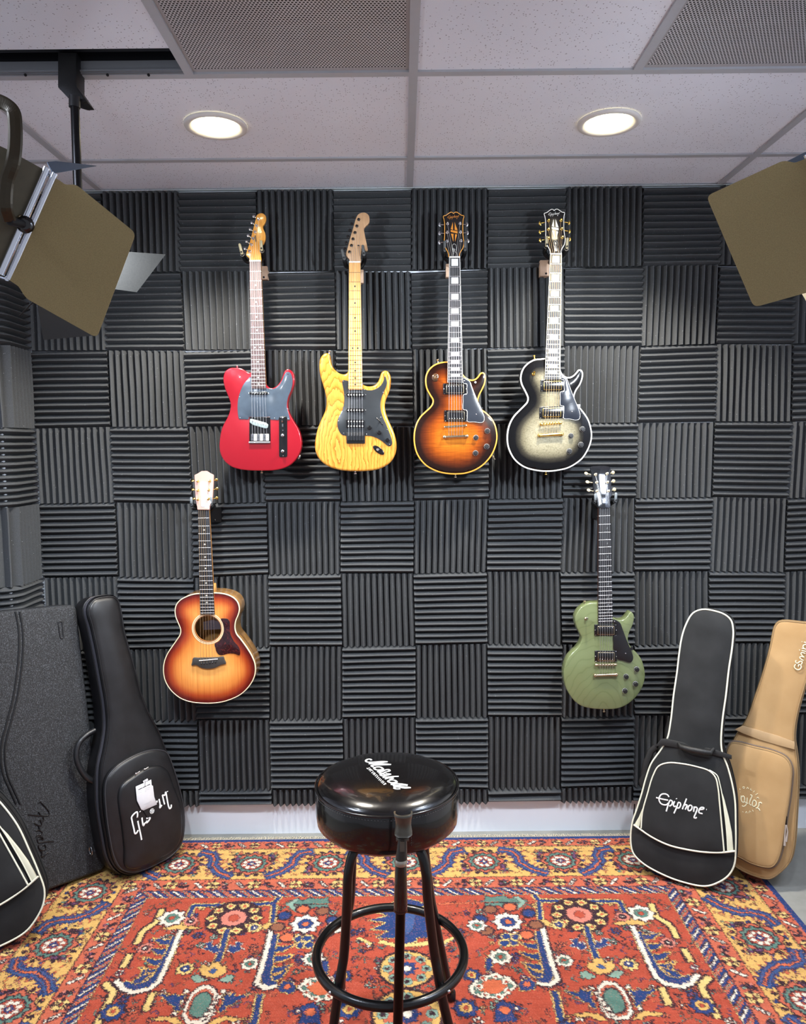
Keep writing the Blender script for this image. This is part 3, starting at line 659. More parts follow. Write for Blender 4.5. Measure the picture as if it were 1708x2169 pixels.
OUT = smc(pl.locs(z([(680,440),(640,470),(615,505),(570,525),(500,510),(430,455),(385,390),(365,310),(355,240),(330,205),(285,203),(235,235),(200,300),(190,380),(195,480),(220,600),(250,700),(280,800),(298,900),(300,980),(285,1070),(240,1180),(195,1280),(160,1380),(135,1490),(122,1600),(130,1700),(170,1800),(240,1880),(350,1950),(480,1990),(620,2010),(760,2015),(920,2010),(1070,1990),(1180,1950),(1280,1880),(1350,1770),(1375,1650),(1368,1540),(1340,1430),(1290,1310),(1240,1200),(1205,1090),(1195,1000),(1210,920),(1250,820),(1280,720),(1288,620),(1280,545),(1240,480),(1190,470),(1145,500),(1120,570),(1090,640),(1040,690),(970,710),(900,700),(850,670),(830,560),(760,440)])), step=.004)
b = MB(); b.slab(pl, OUT, -.045, 0, .009, .009, seg=4); b.build('body', ash(), g)
b = MB(); b.slab(pl, smc(pl.locs(z([(545,640),(558,614),(600,622),(640,634),(640,700),(642,764),(740,766),(848,764),(872,746),(910,765),(1000,770),(1080,740),(1140,690),(1180,620),(1196,550),(1218,600),(1230,660),(1215,720),(1180,800),(1142,900),(1130,1000),(1140,1100),(1170,1190),(1215,1290),(1260,1400),(1300,1520),(1308,1590),(1285,1625),(1240,1620),(1180,1570),(1090,1510),(1000,1475),(895,1466),(750,1466),(610,1465),(540,1450),(490,1380),(470,1290),(480,1210),(520,1130),(560,1040),(575,930),(570,800)])), step=.004), 0, .0023, .0006, 0, seg=2)
pg = b.build('pickguard', M('charcoal_pickguard', '#2b2f33', .3, coat=.4, var=.15, vs=15), g); screws(pg, pl, z([(562,632),(557,1035),(487,1240),(565,1430),(918,1445),(1270,1600),(1235,1378),(1135,1185),(1178,805),(880,762),(1200,560)]), .0023, CHROME)
for cy in (842, 1078):
    b = MB(); b.slab(pl, rpoly(pl.locs(z([(613,cy-28),(878,cy-28),(878,cy+28),(613,cy+28)])), .004, 6), .0023, .0085, .0015, 0); pk = b.build('pickup', BLKP, g)
    b = MB()
    for k in range(6): b.lathe([(.0026, 0), (.0026, .0008), (.0001, .0012)], pl.w(*pl.loc(*z([(638+k*43, cy)])[0], .0085), .0085), pl.n, 10, caps=False)
    b.build('pole_pieces', WHT, pk); screws(pk, pl, z([(590,cy),(902,cy)]), .0023, CHROME)
b = MB(); b.slab(pl, rpoly(pl.locs(z([(605,1222),(882,1222),(882,1345),(605,1345)])), .003), .0023, .0085, .0015, 0); pk = b.build('pickup', BLKP, g)
b = MB()
for r_ in (1250, 1322):
    for k in range(6): b.lathe([(.0026, 0), (.0026, .0008), (.0001, .0012)], pl.w(*pl.loc(*z([(640+k*43, r_)])[0], .0085), .0085), pl.n, 10, caps=False)
b.build('pole_pieces', WHT, pk)
b = MB(); b.slab(pl, rpoly(pl.locs(z([(608,1420),(892,1418),(892,1585),(612,1585)])), .0015), .0001, .006, .0008, 0, seg=2); br = b.build('bridge_plate', BLKM, g)
for k in range(6):
    x0 = 622+k*43; b = MB(); b.slab(pl, rpoly(pl.locs(z([(x0,1462),(x0+38,1462),(x0+38,1545),(x0,1545)]), .012), .001), .006, .0115, .001, 0, seg=2); b.build('saddle', M('dark_saddle', '#303236', .25, .5), br)
for p in ((962,1345), (1112,1420), (1240,1535)): knob(g, pl, z([p])[0], .0085, .0023, BLKP)
b = MB(); b.tube([pl.w(*pl.loc(*z([(1065,1190)])[0], .003), .0028), pl.w(*pl.loc(*z([(1170,1300)])[0], .003), .0028)], .0016, 6); b.tube([pl.w(*pl.loc(*z([(1125,1255)])[0], .003), .003), pl.w(*pl.loc(*z([(1130,1262)])[0], .012), .013)], .0026, 8); b.build('selector_switch', BLKP, g)
a = .66; C0 = pl.loc(*z([(1102,1688)])[0], 0); e1 = V((math.cos(a), -math.sin(a))); e2 = V((-e1.y, e1.x))
OV = [(C0[0]+e1.x*math.cos(t)*.0262+e2.x*math.sin(t)*.0112, C0[1]+e1.y*math.cos(t)*.0262+e2.y*math.sin(t)*.0112) for t in np.linspace(0, 2*PI, 36, endpoint=False)]
b = MB(); b.slab(pl, OV, .0001, .0035, .003, 0); jk = b.build('jack_plate', BLKP, g); b = MB(); b.lathe([(.005, 0), (.005, .003), (.0028, .0035), (.0026, .001)], pl.w(C0[0]-.003, C0[1]+.002, .003), pl.n, 14); b.build('jack_socket', CHROME, jk)
nk = dict(nutL=h([(648,912)])[0], nutR=h([(823,910)])[0], heelL=z([(637,762)])[0], heelR=z([(853,762)])[0], saddle=z([(752,1490)])[0], n=22, hb=.006, neckm=MAPL, board=MAPL, inlays=(3,5,7,9,12,15,17,19,21), itype='dot', inm=BLKM, fretm=M('dark_fret_wire', '#8a6a48', .35, .5), fr=.0009, er=.006)
neck(g, pl, nk)
b = MB(); b.slab(pl, smc(pl.locs(h([(652,915),(655,868),(600,800),(622,700),(650,590),(690,450),(725,330),(755,230),(790,172),(850,145),(910,152),(950,190),(962,250),(950,310),(905,355),(877,395),(882,440),(905,560),(928,670),(932,722),(905,735),(880,690),(862,650),(842,668),(836,740),(828,840),(825,915)]), -.004), step=.003), -.018, -.004, .0015, .0015, seg=2); hs = b.build('headstock', ROAST, g)
po = h([(797,255),(768,355),(740,455),(710,552),(685,652),(655,750)]); ke = h([(715,218),(688,315),(660,415),(632,512),(605,608),(585,700)])
tuners(hs, pl, po, ke, -.004, BLKP, BLKP, 'oval', .006); b = MB(); b.tube([pl.w(*pl.loc(*h([(778,650)])[0], -.002), -.0015), pl.w(*pl.loc(*h([(812,650)])[0], -.002), -.0015)], .0022, 8); b.build('string_tree', BLKM, hs)
strings(g, pl, h([(668+k*29, 908) for k in range(6)]), z([(644+k*43, 1470) for k in range(6)]), list(reversed(po)), .0085, .0125, .003, STRM)
button(g, pl, z([(345,190)])[0], (.2, 1), -.022, CHROME); button(g, pl, z([(745,2030)])[0], (0, -1), -.022, CHROME)
hanger((h([(540,722)])[0], h([(580,872)])[0]), (h([(858,655)])[0], h([(880,808)])[0]), pl, .004, RUB, (.008, -.006, .04, .05), 'black wall hanger with grey tips holding the amber two-horned guitar', h([(735,900)])[0])
# ---- single-cut carved guitars with block inlays ---------------------------------
HEAD = [(560,1880),(555,1800),(520,1690),(450,1560),(395,1420),(385,1290),(398,1100),(400,900),(398,600),(378,450),(352,330),(450,292),(560,215),(640,172),(700,182),(740,222),(790,178),(870,172),(960,230),(1050,290),(1137,312),(1112,450),(1100,600),(1102,1000),(1125,1200),(1142,1330),(1110,1520),(1040,1640),(990,1730),(968,1800),(965,1880)]
def simil(a0, a1, b0_, b1):
    a0, a1, b0_, b1 = complex(*a0), complex(*a1), complex(*b0_), complex(*b1); k = (b1-b0_)/(a1-a0)
    return lambda pts: [((b0_+(complex(*p)-a0)*k).real, (b0_+(complex(*p)-a0)*k).imag) for p in pts]
def carved(lab, T, pl, z, OUTz, topm, bindm, sidem, headin, S, hard, keym, keyst, nkz, hang_, logo=True):
    b0 = pl.w(*pl.loc(*S['bottom']), 0); g = thing('electric_guitar', (b0.x, -.12, b0.z), lab, 'electric guitar')
    OUT = smc(pl.locs(z(OUTz)), step=.004); b = MB(); b.slab(pl, OUT, -.05, 0, .003, .006, dome=.009, domew=.085, grid=.009, seg=2); b.build('body', topm, g, ang=.9)
    if sidem:
        b = MB(); o = inset(ccw(OUT), -.0006); b.slab(pl, o, -.0495, -.0045, 0, .006, backface=True); b.build('body_sides', sidem, g)
    if bindm:
        bb = MB(); o = ccw(OUT); O = inset(o, -.0009); I = inset(o, .0042); n_ = len(o); vs = []; 
        for q, hh in ((O, -.006), (O, .0002), (inset(o, .001), .0012), (I, .0014), (I, -.002)): vs += [pl.w(x, y, hh) for x, y in q]
        fs = [(i*n_+k, i*n_+(k+1) % n_, (i+1)*n_+(k+1) % n_, (i+1)*n_+k) for i in range(4) for k in range(n_)]; bb.add(vs, fs, 0, True); bb.build('binding', bindm, g, ang=.7)
    H = .008
    humb(g, pl, z(S['p1']), H, BLKP, BLKP, 1, frame=hard); humb(g, pl, z(S['p2']), H, BLKP, BLKP, -1, frame=hard)
    b = MB(); PGo = smc(pl.locs(z(S['pg']), .011), step=.004); b.slab(pl, PGo, .0115, .0135, .0005, 0, seg=2); pg = b.build('pickguard', S['pgm'], g)
    if S.get('pgb'):
        b = MB(); b.tube([pl.w(x, y, .0125) for x, y in PGo], .0011, 6, closed=True, caps=False); b.build('pickguard_binding', S['pgb'], pg)
    screws(pg, pl, z(S['pgs']), .0135, CHROME, .0028)
    p = pl.loc(*z([S['brk']])[0], .006); b = MB(); b.box(pl.w(p[0]-.003, p[1], .006), (.014, .012, .008)); b.build('pickguard_bracket', S.get('brkm', BLKM), pg)
    # bridge and tailpiece
    A, B = pl.locs(z(S['tom']), .02); b = MB(); b.tube([pl.w(*LN(A, B, t), .021) for t in (0, .04, .1, .9, .96, 1)], [.004, .0055, .0045, .0045, .0055, .004], 12, flat=.9, up=pl.n); br = b.build('bridge', hard, g)
    for t in (.05, .95): b = MB(); b.tube([pl.w(*LN(A, B, t), .006), pl.w(*LN(A, B, t), .021)], .003, 10); b.build('bridge_post', hard, br)
    for k in range(6): b = MB(); q = LN(A, B, .17+.132*k); b.box(pl.w(*q, .0245), (.0055, .006, .006)); b.build('saddle', hard, br)
    C, D = pl.locs(z(S['tail']), .018); b = MB(); b.tube([pl.w(*LN(C, D, t), .018) for t in (0, .03, .1, .14, .86, .9, .97, 1)], [.004, .0065, .0065, .0058, .0058, .0065, .0065, .004], 14, flat=.85, up=pl.n); tp = b.build('tailpiece', hard, g)
    for t in (.06, .94):
        b = MB(); b.lathe([(.0065, -.01), (.0065, .004), (.005, .006), (.0001, .0062)], pl.w(*LN(C, D, t), .018), pl.n, 18, caps=False); b.build('tailpiece_stud', hard, tp)
    for k in S['knobs']: knob(g, pl, z([k])[0], .0105, .006, BLKM, M('silver_dial_marks', '#d5d7da', .4))
    P = pl.loc(*z([S['tog']])[0], .006); b = MB()
    if S.get('ring'): b.lathe([(.0155, 0), (.0155, .0008), (.006, .0012)], pl.w(*P, .0055), pl.n, 30, caps=False); r_ = b.build('switch_washer', S['ring'], g); b = MB()
    b.lathe([(.0065, 0), (.0065, .003), (.004, .004), (.002, .006), (.0018, .016)], pl.w(*P, .006), pl.n, 16); sw = b.build('selector_switch', hard, g)
    b = MB(); b.lathe([(.002, .014), (.0042, .018), (.0042, .024), (.0001, .028)], pl.w(*P, .006), pl.n+pl.t*.25, 14, caps=False); b.build('switch_tip', S.get('tip', hard), sw)
    # neck
    nk = dict(nkz); nk.update(hb=.016, n=22); neck(g, pl, nk)
    # headstock, tilted back
    hp = S['hp']; b = MB(); ho = smc(hp.locs(T(HEAD) if S.get('head') is None else S['head'], 0), step=.0025); b.slab(hp, ho, -.014, 0, .0008, .0015, seg=2); hs = b.build('headstock', S.get('hm', BLKP), g)
    if S.get('hb_'):
        b = MB(); b.tube([hp.w(x, y, .0002) for x, y in ho], .0015, 6, closed=True, caps=False, flat=.7, up=hp.n); b.build('headstock_binding', S['hb_'], hs)
    tuners(hs, hp, S['po'], S['ke'], 0, keym, keym, keyst, .0075)
    if headin:
        for q in ([(715,550),(635,815),(725,850)], [(785,545),(900,875),(785,850)], [(635,850),(900,900),(895,990),(630,925)], [(640,990),(742,1000),(738,1310)], [(800,1010),(882,1030),(800,1300)]):
            b = MB(); b.slab(hp, hp.locs(T(q)), 0, .0005); b.build('headstock_inlay', headin, hs)
        b = MB(); b.slab(hp, smc(hp.locs(T([(690,1870),(702,1700),(680,1500),(695,1420),(765,1375),(845,1430),(865,1520),(868,1700),(900,1870)])), step=.003), 0, .002, .0005, 0, seg=2); tc = b.build('truss_rod_cover', BLKP, hs)
        b = MB(); q = smc(hp.locs(T([(705,1860),(715,1700),(693,1500),(707,1432),(765,1390),(832,1440),(852,1520),(856,1700),(885,1860)])), step=.003, closed=False); b.tube([hp.w(x, y, .0021) for x, y in q], .0005, 5); b.build('cover_outline', WHT, tc)
        glogo(tc, hp, T, [[(735,1540),(720,1600),(745,1640),(725,1700)], [(770,1560),(750,1620),(745,1780)], [(800,1580),(790,1640),(812,1720)]], .0011, .002, WHT, 'cover_lettering')
    if logo:
        E2 = lambda pts: [(500+(x-110)*.42, 395+(y-600)*.42-(x-110)*.155) for x, y in pts]
        glogo(hs, hp, lambda pts: T(E2(pts)), EPI, .0011, .0001, headin, 'headstock_logo', .0012, .0004)
    strings(g, pl, nk['ns'], [pl_px for pl_px in z(S['sb'])], S['po6'], .019, .0275, .006, S.get('strm', STRM), tail=z(S['st']), ht=.0225, hpl=hp)
    button(g, pl, z([S['b1']])[0], (-.2, 1), -.02, hard); button(g, pl, z([S['b2']])[0], (0, -1), -.02, hard)
    if S.get('jack'):
        p2 = pl.loc(*z([S['jack']])[0], -.02); b = MB(); b.box(pl.w(p2[0], p2[1], -.025), (.004, .03, .03), Matrix.Rotation(-.6, 3, 'Y')); b.lathe([(.006, 0), (.006, .005), (.003, .006)], pl.w(p2[0]+.001, p2[1], -.025), pl.s*.86-pl.t*.5, 14); b.build('output_jack', hard, g)
    hanger(*hang_); return g
def tilt(px, y, deg, h0=.01):
    o = atY(px[0], px[1], -y); a = math.radians(deg); return PL(o, (0, -math.cos(a), math.sin(a)))
# tobacco burst
z = Z(860, 740, 7.745); h = Z(860, 430, 7.232); T = Z(920, 440, 18.08)
TOB = burst_mat('tobacco_sunburst_flame_top', [(0, '#0e0402'), (.18, '#220c04'), (.36, '#62290a'), (.55, '#97490c'), (.8, '#b56616'), (1, '#bd701c')], .125, fig_flame)
CREAM = M('amber_cream_binding', '#e09a3c', .3, coat=.5); PGB = M('blue_grey_gloss_pickguard', '#2a2f38', .2, coat=.6)
po = T([(512,615),(500,950),(490,1290),(993,610),(1010,940),(1028,1268)]); ke = T([(235,650),(225,980),(215,1330),(1245,640),(1262,960),(1285,1270)])
S = dict(bottom=(965,1003), p1=[(612,560),(1000,560),(1000,740),(612,740)], p2=[(630,1000),(1010,1000),(1010,1188),(630,1185)], pg=[(940,470),(1000,500),(1050,535),(1080,610),(1130,740),(1190,880),(1250,1010),(1285,1120),(1275,1180),(1240,1200),(1120,1190),(1012,1180),(1008,1090),(1000,1000),(945,985),(942,860),(950,742),(1000,735),(1002,650),(1000,565),(945,555)],
 pgm=PGB, pgb=WHT, pgs=[(960,515),(1155,1065)], brk=(1245,968), tom=[(632,1276),(1000,1250)], tail=[(608,1440),(1028,1422)], knobs=[(1335,1338),(1148,1448),(1325,1593),(1142,1700)], tog=(490,462), ring=M('clear_switch_washer', '#4a3424', .15, coat=1), tip=CHROME,
 hp=tilt((963, 545), .152, 6), po=po, ke=ke, po6=[po[2], po[1], po[0], po[3], po[4], po[5]], hb_=CREAM, sb=[(707+k*43.5, 1262) for k in range(6)], st=[(707+k*43.5, 1425) for k in range(6)], b1=(525,190), b2=(815,2075), jack=(1425,1755))
nkz = dict(nutL=h([(665,838)])[0], nutR=h([(832,834)])[0], heelL=z([(685,545)])[0], heelR=z([(938,545)])[0], saddle=z([(815,1262)])[0], neckm=MAHO, board=EBON, bind=WHT, inlays=(1,3,5,7,9,12,15,17,19,21), itype='block', inm=M('pearl_block_inlay', '#e6ecec', .25, coat=.5), ns=h([(681+k*27.5, 842) for k in range(6)]))
LP = [(760,190),(688,200),(600,208),(520,228),(440,270),(375,335),(335,410),(320,490),(325,580),(350,670),(400,760),(440,830),(435,890),(395,950),(320,1020),(240,1100),(180,1200),(145,1310),(130,1440),(138,1560),(170,1690),(230,1800),(320,1900),(430,1970),(560,2020),(700,2045),(820,2050),(960,2040),(1100,2000),(1230,1930),(1340,1830),(1420,1720),(1475,1590),(1500,1470),(1495,1350),(1460,1220),(1400,1120),(1320,1040),(1240,980),(1195,910),(1185,830),(1210,750),(1260,650),(1300,550),(1308,460),(1290,395),(1250,378),(1215,400),(1180,450),(1130,490),(1070,500),(1010,480),(960,440),(925,390),(900,300),(850,210)]
g = carved('brown sunburst single-cut electric guitar with amber binding and dark headstock', T, pl, z, LP, TOB, CREAM, MAHO, M('amber_wood_inlay', '#c9802c', .35, var=.2, vs=200), S, NICK, CHROME, 'kidney', nkz,
 ((h([(592,590)])[0], h([(597,745)])[0]), (h([(908,590)])[0], h([(905,735)])[0]), pl, .0, RUB, (-.012, -.008, .03, .05), 'black wall hanger with grey tips holding the brown sunburst guitar', h([(745,850)])[0]))
b = MB(); b.lathe([(.004, 0), (.004, .001), (.0001, .0014)], pl.w(*pl.loc(*z([(1143,540)])[0], .009), .0055), pl.n, 14, caps=False); b.build('white_cap', WHT, g)
# silver burst
z4 = Z(1060, 740, 7.745); h4 = Z(1060, 430, 7.232); T4 = lambda pts: simil((961.4,450.7), (963.4,546), (1174.8,444.5), (1178.6,539.4))(T(pts))
SIL = burst_mat('black_and_ivory_quilt_burst', [(0, '#030304'), (.3, '#08080b'), (.45, '#3a372f'), (.6, '#77725f'), (.85, '#938e79'), (1, '#98937e')], .105, fig_quilt)
po = T4([(512,615),(500,950),(490,1290),(993,610),(1010,940),(1028,1268)]); ke = T4([(205,700),(195,1030),(200,1350),(1290,700),(1300,1030),(1310,1330)])
S = dict(bottom=(1158,999), p1=[(658,505),(1048,495),(1050,690),(662,695)], p2=[(642,945),(1045,930),(1042,1130),(640,1138)], pg=[(992,425),(1045,450),(1088,482),(1118,560),(1170,700),(1230,850),(1290,1000),(1308,1090),(1290,1145),(1240,1160),(1140,1142),(1042,1130),(1042,1030),(1040,930),(990,920),(987,800),(990,700),(1045,690),(1048,600),(1045,500),(1000,490)],
 pgm=M('dark_slate_pickguard', '#1a1f29', .25, coat=.6), pgb=WHT, pgs=[(1010,460),(1183,1020)], brk=(1290,922), brkm=WHT, tom=[(650,1232),(1012,1203)], tail=[(622,1412),(1035,1390)], knobs=[(1345,1310),(1155,1418),(1320,1563),(1130,1670)], tog=(545,405),
 hp=tilt((1178, 538), .152, 6), po=po, ke=ke, po6=[po[2], po[1], po[0], po[3], po[4], po[5]], hb_=WHT, sb=[(740+k*43, 1222-k*2) for k in range(6)], st=[(725+k*43, 1398) for k in range(6)], b1=(560,125), b2=(750,2030), strm=STRB)
nkz = dict(nutL=h4([(768,790)])[0], nutR=h4([(945,786)])[0], heelL=z4([(730,497)])[0], heelR=z4([(985,490)])[0], saddle=z4([(845,1215)])[0], neckm=BLKP, board=EBON, bind=M('ivory_binding', '#cfc9b0', .4), inlays=(1,3,5,7,9,12,15,17,19,21), itype='block', inm=M('cream_block_inlay', '#d8d2ae', .4), ns=h4([(786+k*28.5, 793) for k in range(6)]))
LP4 = [(810,135),(745,145),(660,155),(570,165),(490,200),(420,255),(370,320),(340,400),(330,490),(350,580),(390,660),(430,740),(450,800),(440,860),(390,920),(310,1000),(225,1090),(165,1190),(125,1310),(110,1440),(120,1570),(160,1690),(225,1800),(320,1890),(430,1950),(560,1985),(700,2003),(830,2003),(970,1985),(1110,1950),(1240,1880),(1350,1790),(1430,1670),(1485,1540),(1505,1410),(1490,1290),(1450,1160),(1390,1060),(1310,960),(1250,900),(1215,830),(1215,760),(1250,670),(1310,580),(1350,470),(1355,390),(1335,345),(1290,335),(1255,370),(1210,420),(1150,455),(1090,455),(1030,420),(995,365),(970,270),(920,170)]
carved('black and ivory sunburst single-cut electric guitar with white binding', T4, pl, z4, LP4, SIL, M('white_binding', '#e6e6df', .3, coat=.4), BLKP, WHT, S, GOLD, GOLD, 'kidney', nkz,
 ((h4([(706,520)])[0], h4([(708,670)])[0]), (h4([(1022,545)])[0], h4([(1017,700)])[0]), pl, .0, RUBT, (-.018, -.012, .045, .06), 'black wall hanger with tan tips holding the black and ivory guitar', h4([(858,800)])[0]))
# olive green
def DP_(a, b, dep): return CAM+ray(a, b)*dep
MOUTH = {'L': [DP_(111, 372, 1.50), DP_(15, 590, 1.52), DP_(-35, 575, 1.77), DP_(60, 352, 1.75)], 'R': [DP_(1716, 333, 1.50), DP_(1812, 574, 1.52), DP_(1862, 536, 1.77), DP_(1768, 312, 1.75)]}
LAMP_L, LAMP_R = (sum(MOUTH[k], V((0, 0, 0)))/4 for k in 'LR')
def glare(px, y, lamp):
    o = atY(px[0], px[1], -y); a = (CAM-o).normalized(); b_ = (lamp-o).normalized(); return (print('TILT', math.degrees(math.asin((a+b_).normalized().z)), (a+b_).normalized()), PL(o, a+b_))[1]
pg_ = gpl(.145); zg = Z(1170, 1230, 7.232); hg = Z(1170, 970, 7.745)
t = NT('olive_green_lacquer'); c_ = t.coord(); m_ = t.n('Mapping', inp={0: c_}); m_.inputs['Scale'].default_value = (1, 1, .8)
w_ = t.n('TexWave', wave_type='RINGS', rings_direction='Y', inp={'Vector': m_.outputs[0], 'Scale': 12.0, 'Distortion': 7.0, 'Detail': 2.0, 'Detail Scale': 1.0})
GRN = t.set(t.mix(.5, '#6b7550', t.ramp(w_.outputs['Fac'], [(0, '#5f6a44'), (.1, '#6f7a52'), (1, '#727d56')])), .28, 0, .7, .5, .1)
po = hg([(710,275),(730,405),(735,545),(900,260),(905,400),(920,545)]); ke = hg([(560,252),(582,392),(602,528),(1000,240),(1008,380),(1022,516)])
S = dict(bottom=(1280,1502), p1=[(645,668),(990,668),(990,842),(645,838)], p2=[(650,1068),(992,1070),(990,1245),(650,1240)], pg=[(937,592),(1000,615),(1040,645),(1078,740),(1130,880),(1200,1050),(1240,1180),(1218,1238),(1180,1250),(1090,1225),(1000,1200),(992,1130),(990,1070),(942,1060),(937,950),(940,840),(985,838),(988,750),(985,672),(940,660)],
 pgm=M('matte_black_pickguard', '#121216', .4), pgs=[(955,625),(1128,1115)], brk=(1222,1042), tom=[(655,1290),(990,1285)], tail=[(640,1452),(1008,1438)], knobs=[(1290,1350),(1127,1462),(1272,1575),(1110,1680)], tog=(518,580), tip=CHROME,
 hp=glare((1284, 1050), .15, V((1.565, -1.75, CEIL))), head=hg([(768,808),(745,720),(725,650),(692,560),(672,420),(655,260),(640,150),(720,132),(800,125),(880,132),(950,152),(960,260),(968,400),(985,560),(985,615),(962,640),(955,720),(950,808)]), hm=M('gloss_black_headstock', '#14161a', .12, coat=1.0), po=po, ke=ke, po6=[po[2], po[1], po[0], po[3], po[4], po[5]], sb=[(738+k*38.4, 1292) for k in range(6)], st=[(730+k*38.4, 1432) for k in range(6)], b1=(500,330), b2=(795,1985))
nkz = dict(nutL=hg([(765,802)])[0], nutR=hg([(952,800)])[0], heelL=zg([(708,662)])[0], heelR=zg([(932,660)])[0], saddle=zg([(832,1292)])[0], neckm=MAHO, board=EBON, inlays=(3,5,7,9,12,15,17,19), itype='bolt', inm=M('grey_pearl_inlay', '#8d9294', .35), ns=hg([(790+k*29, 803) for k in range(6)]))
GR = [(760,325),(700,335),(600,340),(520,365),(440,420),(385,490),(355,570),(360,650),(390,740),(430,820),(455,880),(440,950),(390,1030),(320,1100),(250,1180),(205,1280),(180,1400),(185,1520),(215,1640),(270,1750),(350,1850),(450,1920),(580,1955),(720,1970),(860,1972),(1000,1960),(1130,1910),(1250,1820),(1340,1710),(1400,1590),(1425,1460),(1410,1330),(1370,1210),(1300,1110),(1220,1030),(1170,950),(1165,870),(1190,780),(1230,690),(1255,600),(1250,520),(1212,482),(1185,500),(1150,550),(1100,595),(1040,605),(980,590),(925,550),(900,450),(850,350)]
carved('olive green single-cut electric guitar with black pickguard, hung at the lower right', T, pg_, zg, GR, GRN, None, None, None, S, M('smoky_gold', '#b8a88c', .2, .9), M('cream_key', '#d8c8a4', .3, .4), 'oval', nkz,
 ((hg([(700,585)])[0], hg([(712,722)])[0]), (hg([(1038,570)])[0], hg([(1038,712)])[0]), pg_, .0, M('blue_grey_pad', '#6f777c', .6), (0, -.01, .04, .06), 'black wall hanger with grey tips holding the olive green guitar', hg([(858,815)])[0], 'guitar wall hangers', False), logo=False)
# ---- acoustic ----------------------------------------------------------------------
pa = gpl(.15); z = Z(330, 1220, 7.117); h = Z(330, 980, 7.117)
b0 = pa.w(*pa.loc(448, 1490), 0); g = thing('acoustic_guitar', (b0.x, -.1, b0.z), 'small orange sunburst acoustic guitar with a round sound hole, hung at the lower left', 'acoustic guitar')
SB = burst_mat('orange_sunburst_spruce_top', [(0, '#3c0b0c'), (.14, '#6b1c14'), (.32, '#a84620'), (.55, '#d5813c'), (.8, '#e59a4c'), (1, '#eaa758')], .10, fig_spruce, coat=.9)
WAL = grain('striped_walnut_sides', ['#3a2415', '#8a6238', '#c49558', '#7a5530', '#b98a50'], (9, 70, 2.2), .25, .8, .6)
OUT = ccw(smc(pa.locs(z([(760,255),(660,262),(560,275),(460,310),(370,360),(310,430),(288,520),(300,620),(340,720),(372,810),(365,880),(310,970),(240,1070),(170,1180),(125,1300),(112,1420),(130,1550),(180,1660),(260,1760),(380,1850),(520,1900),(680,1920),(830,1922),(990,1905),(1140,1860),(1280,1790),(1390,1690),(1470,1570),(1505,1450),(1500,1330),(1460,1220),(1390,1100),(1290,960),(1220,870),(1198,780),(1210,680),(1250,580),(1265,490),(1240,400),(1180,330),(1080,280),(970,258),(880,253)])), step=.005))
HC = pa.loc(*z([(790,790)])[0], 0); RX = abs(pa.loc(*z([(985,790)])[0], 0)[0]-HC[0]); ring = [(HC[0]+math.cos(t)*RX, HC[1]+math.sin(t)*RX) for t in np.linspace(0, 2*PI, 40, endpoint=False)]
n_ = len(OUT); gx = np.array(OUT); gp = [(x, y) for x in np.arange(gx[:, 0].min(), gx[:, 0].max(), .009) for y in np.arange(gx[:, 1].min(), gx[:, 1].max(), .009)]
k_ = pin(gp, OUT) & (edist(gp, OUT) > .004) & (np.hypot(np.array(gp)[:, 0]-HC[0], np.array(gp)[:, 1]-HC[1]) > RX+.004); ex = [gp[i] for i in np.nonzero(k_)[0]]
P0 = OUT+ring+ex; R0 = len(ring); ed = [(i, (i+1) % n_) for i in range(n_)]+[(n_+i, n_+(i+1) % R0) for i in range(R0)]
vs, es, fs, ov, oe, of = delaunay_2d_cdt([V(p) for p in P0], ed, [], 1, 1e-7); b = MB(); D = edist([tuple(v) for v in vs], OUT)
for v, d in zip(vs, D): b.v.append(pa.w(v.x, v.y, .0025*math.sin(min(1, d/.1)*PI/2))); b.e[len(b.v)-1] = float(d)
for f in fs:
    c = sum((vs[i] for i in f), V((0, 0)))/len(f)
    if math.hypot(c.x-HC[0], c.y-HC[1]) < RX*.99: continue
    b.f.append(list(f)); b.m.append(0); b.sm.append(True)
o_ = len(b.v)
for q in (ring,):
    for hh in (.002, -.0025):
        for x, y in q: b.v.append(pa.w(x, y, hh)); b.e[len(b.v)-1] = .07
for i in range(R0): b.f.append([o_+i, o_+(i+1) % R0, o_+R0+(i+1) % R0, o_+R0+i]); b.m.append(0); b.sm.append(True)
top = b.build('soundboard', SB, g)
b = MB(); DP = -.102; rings = [(0, -.0005), (0, DP+.004), (.004, DP)]; 
for d, hh in rings:
    for x, y in (inset(OUT, d) if d else OUT): b.v.append(pa.w(x, y, hh))
for i in range(2):
    for k in range(n_): b.f.append([i*n_+k, i*n_+(k+1) % n_, (i+1)*n_+(k+1) % n_, (i+1)*n_+k]); b.m.append(0); b.sm.append(True)
b.f.append([2*n_+k for k in range(n_)]); b.m.append(0); b.sm.append(False); b.build('back_and_sides', WAL, g, ang=.8)
bb = MB(); vs = []
for q, hh in ((inset(OUT, -.0008), -.005), (inset(OUT, -.0008), .0006), (inset(OUT, .003), .0014), (inset(OUT, .003), -.001)): vs += [pa.w(x, y, hh) for x, y in q]
bb.add(vs, [(i*n_+k, i*n_+(k+1) % n_, (i+1)*n_+(k+1) % n_, (i+1)*n_+k) for i in range(3) for k in range(n_)], 0, True); bb.build('binding', M('cream_binding', '#ecd9b4', .35, coat=.4), g)
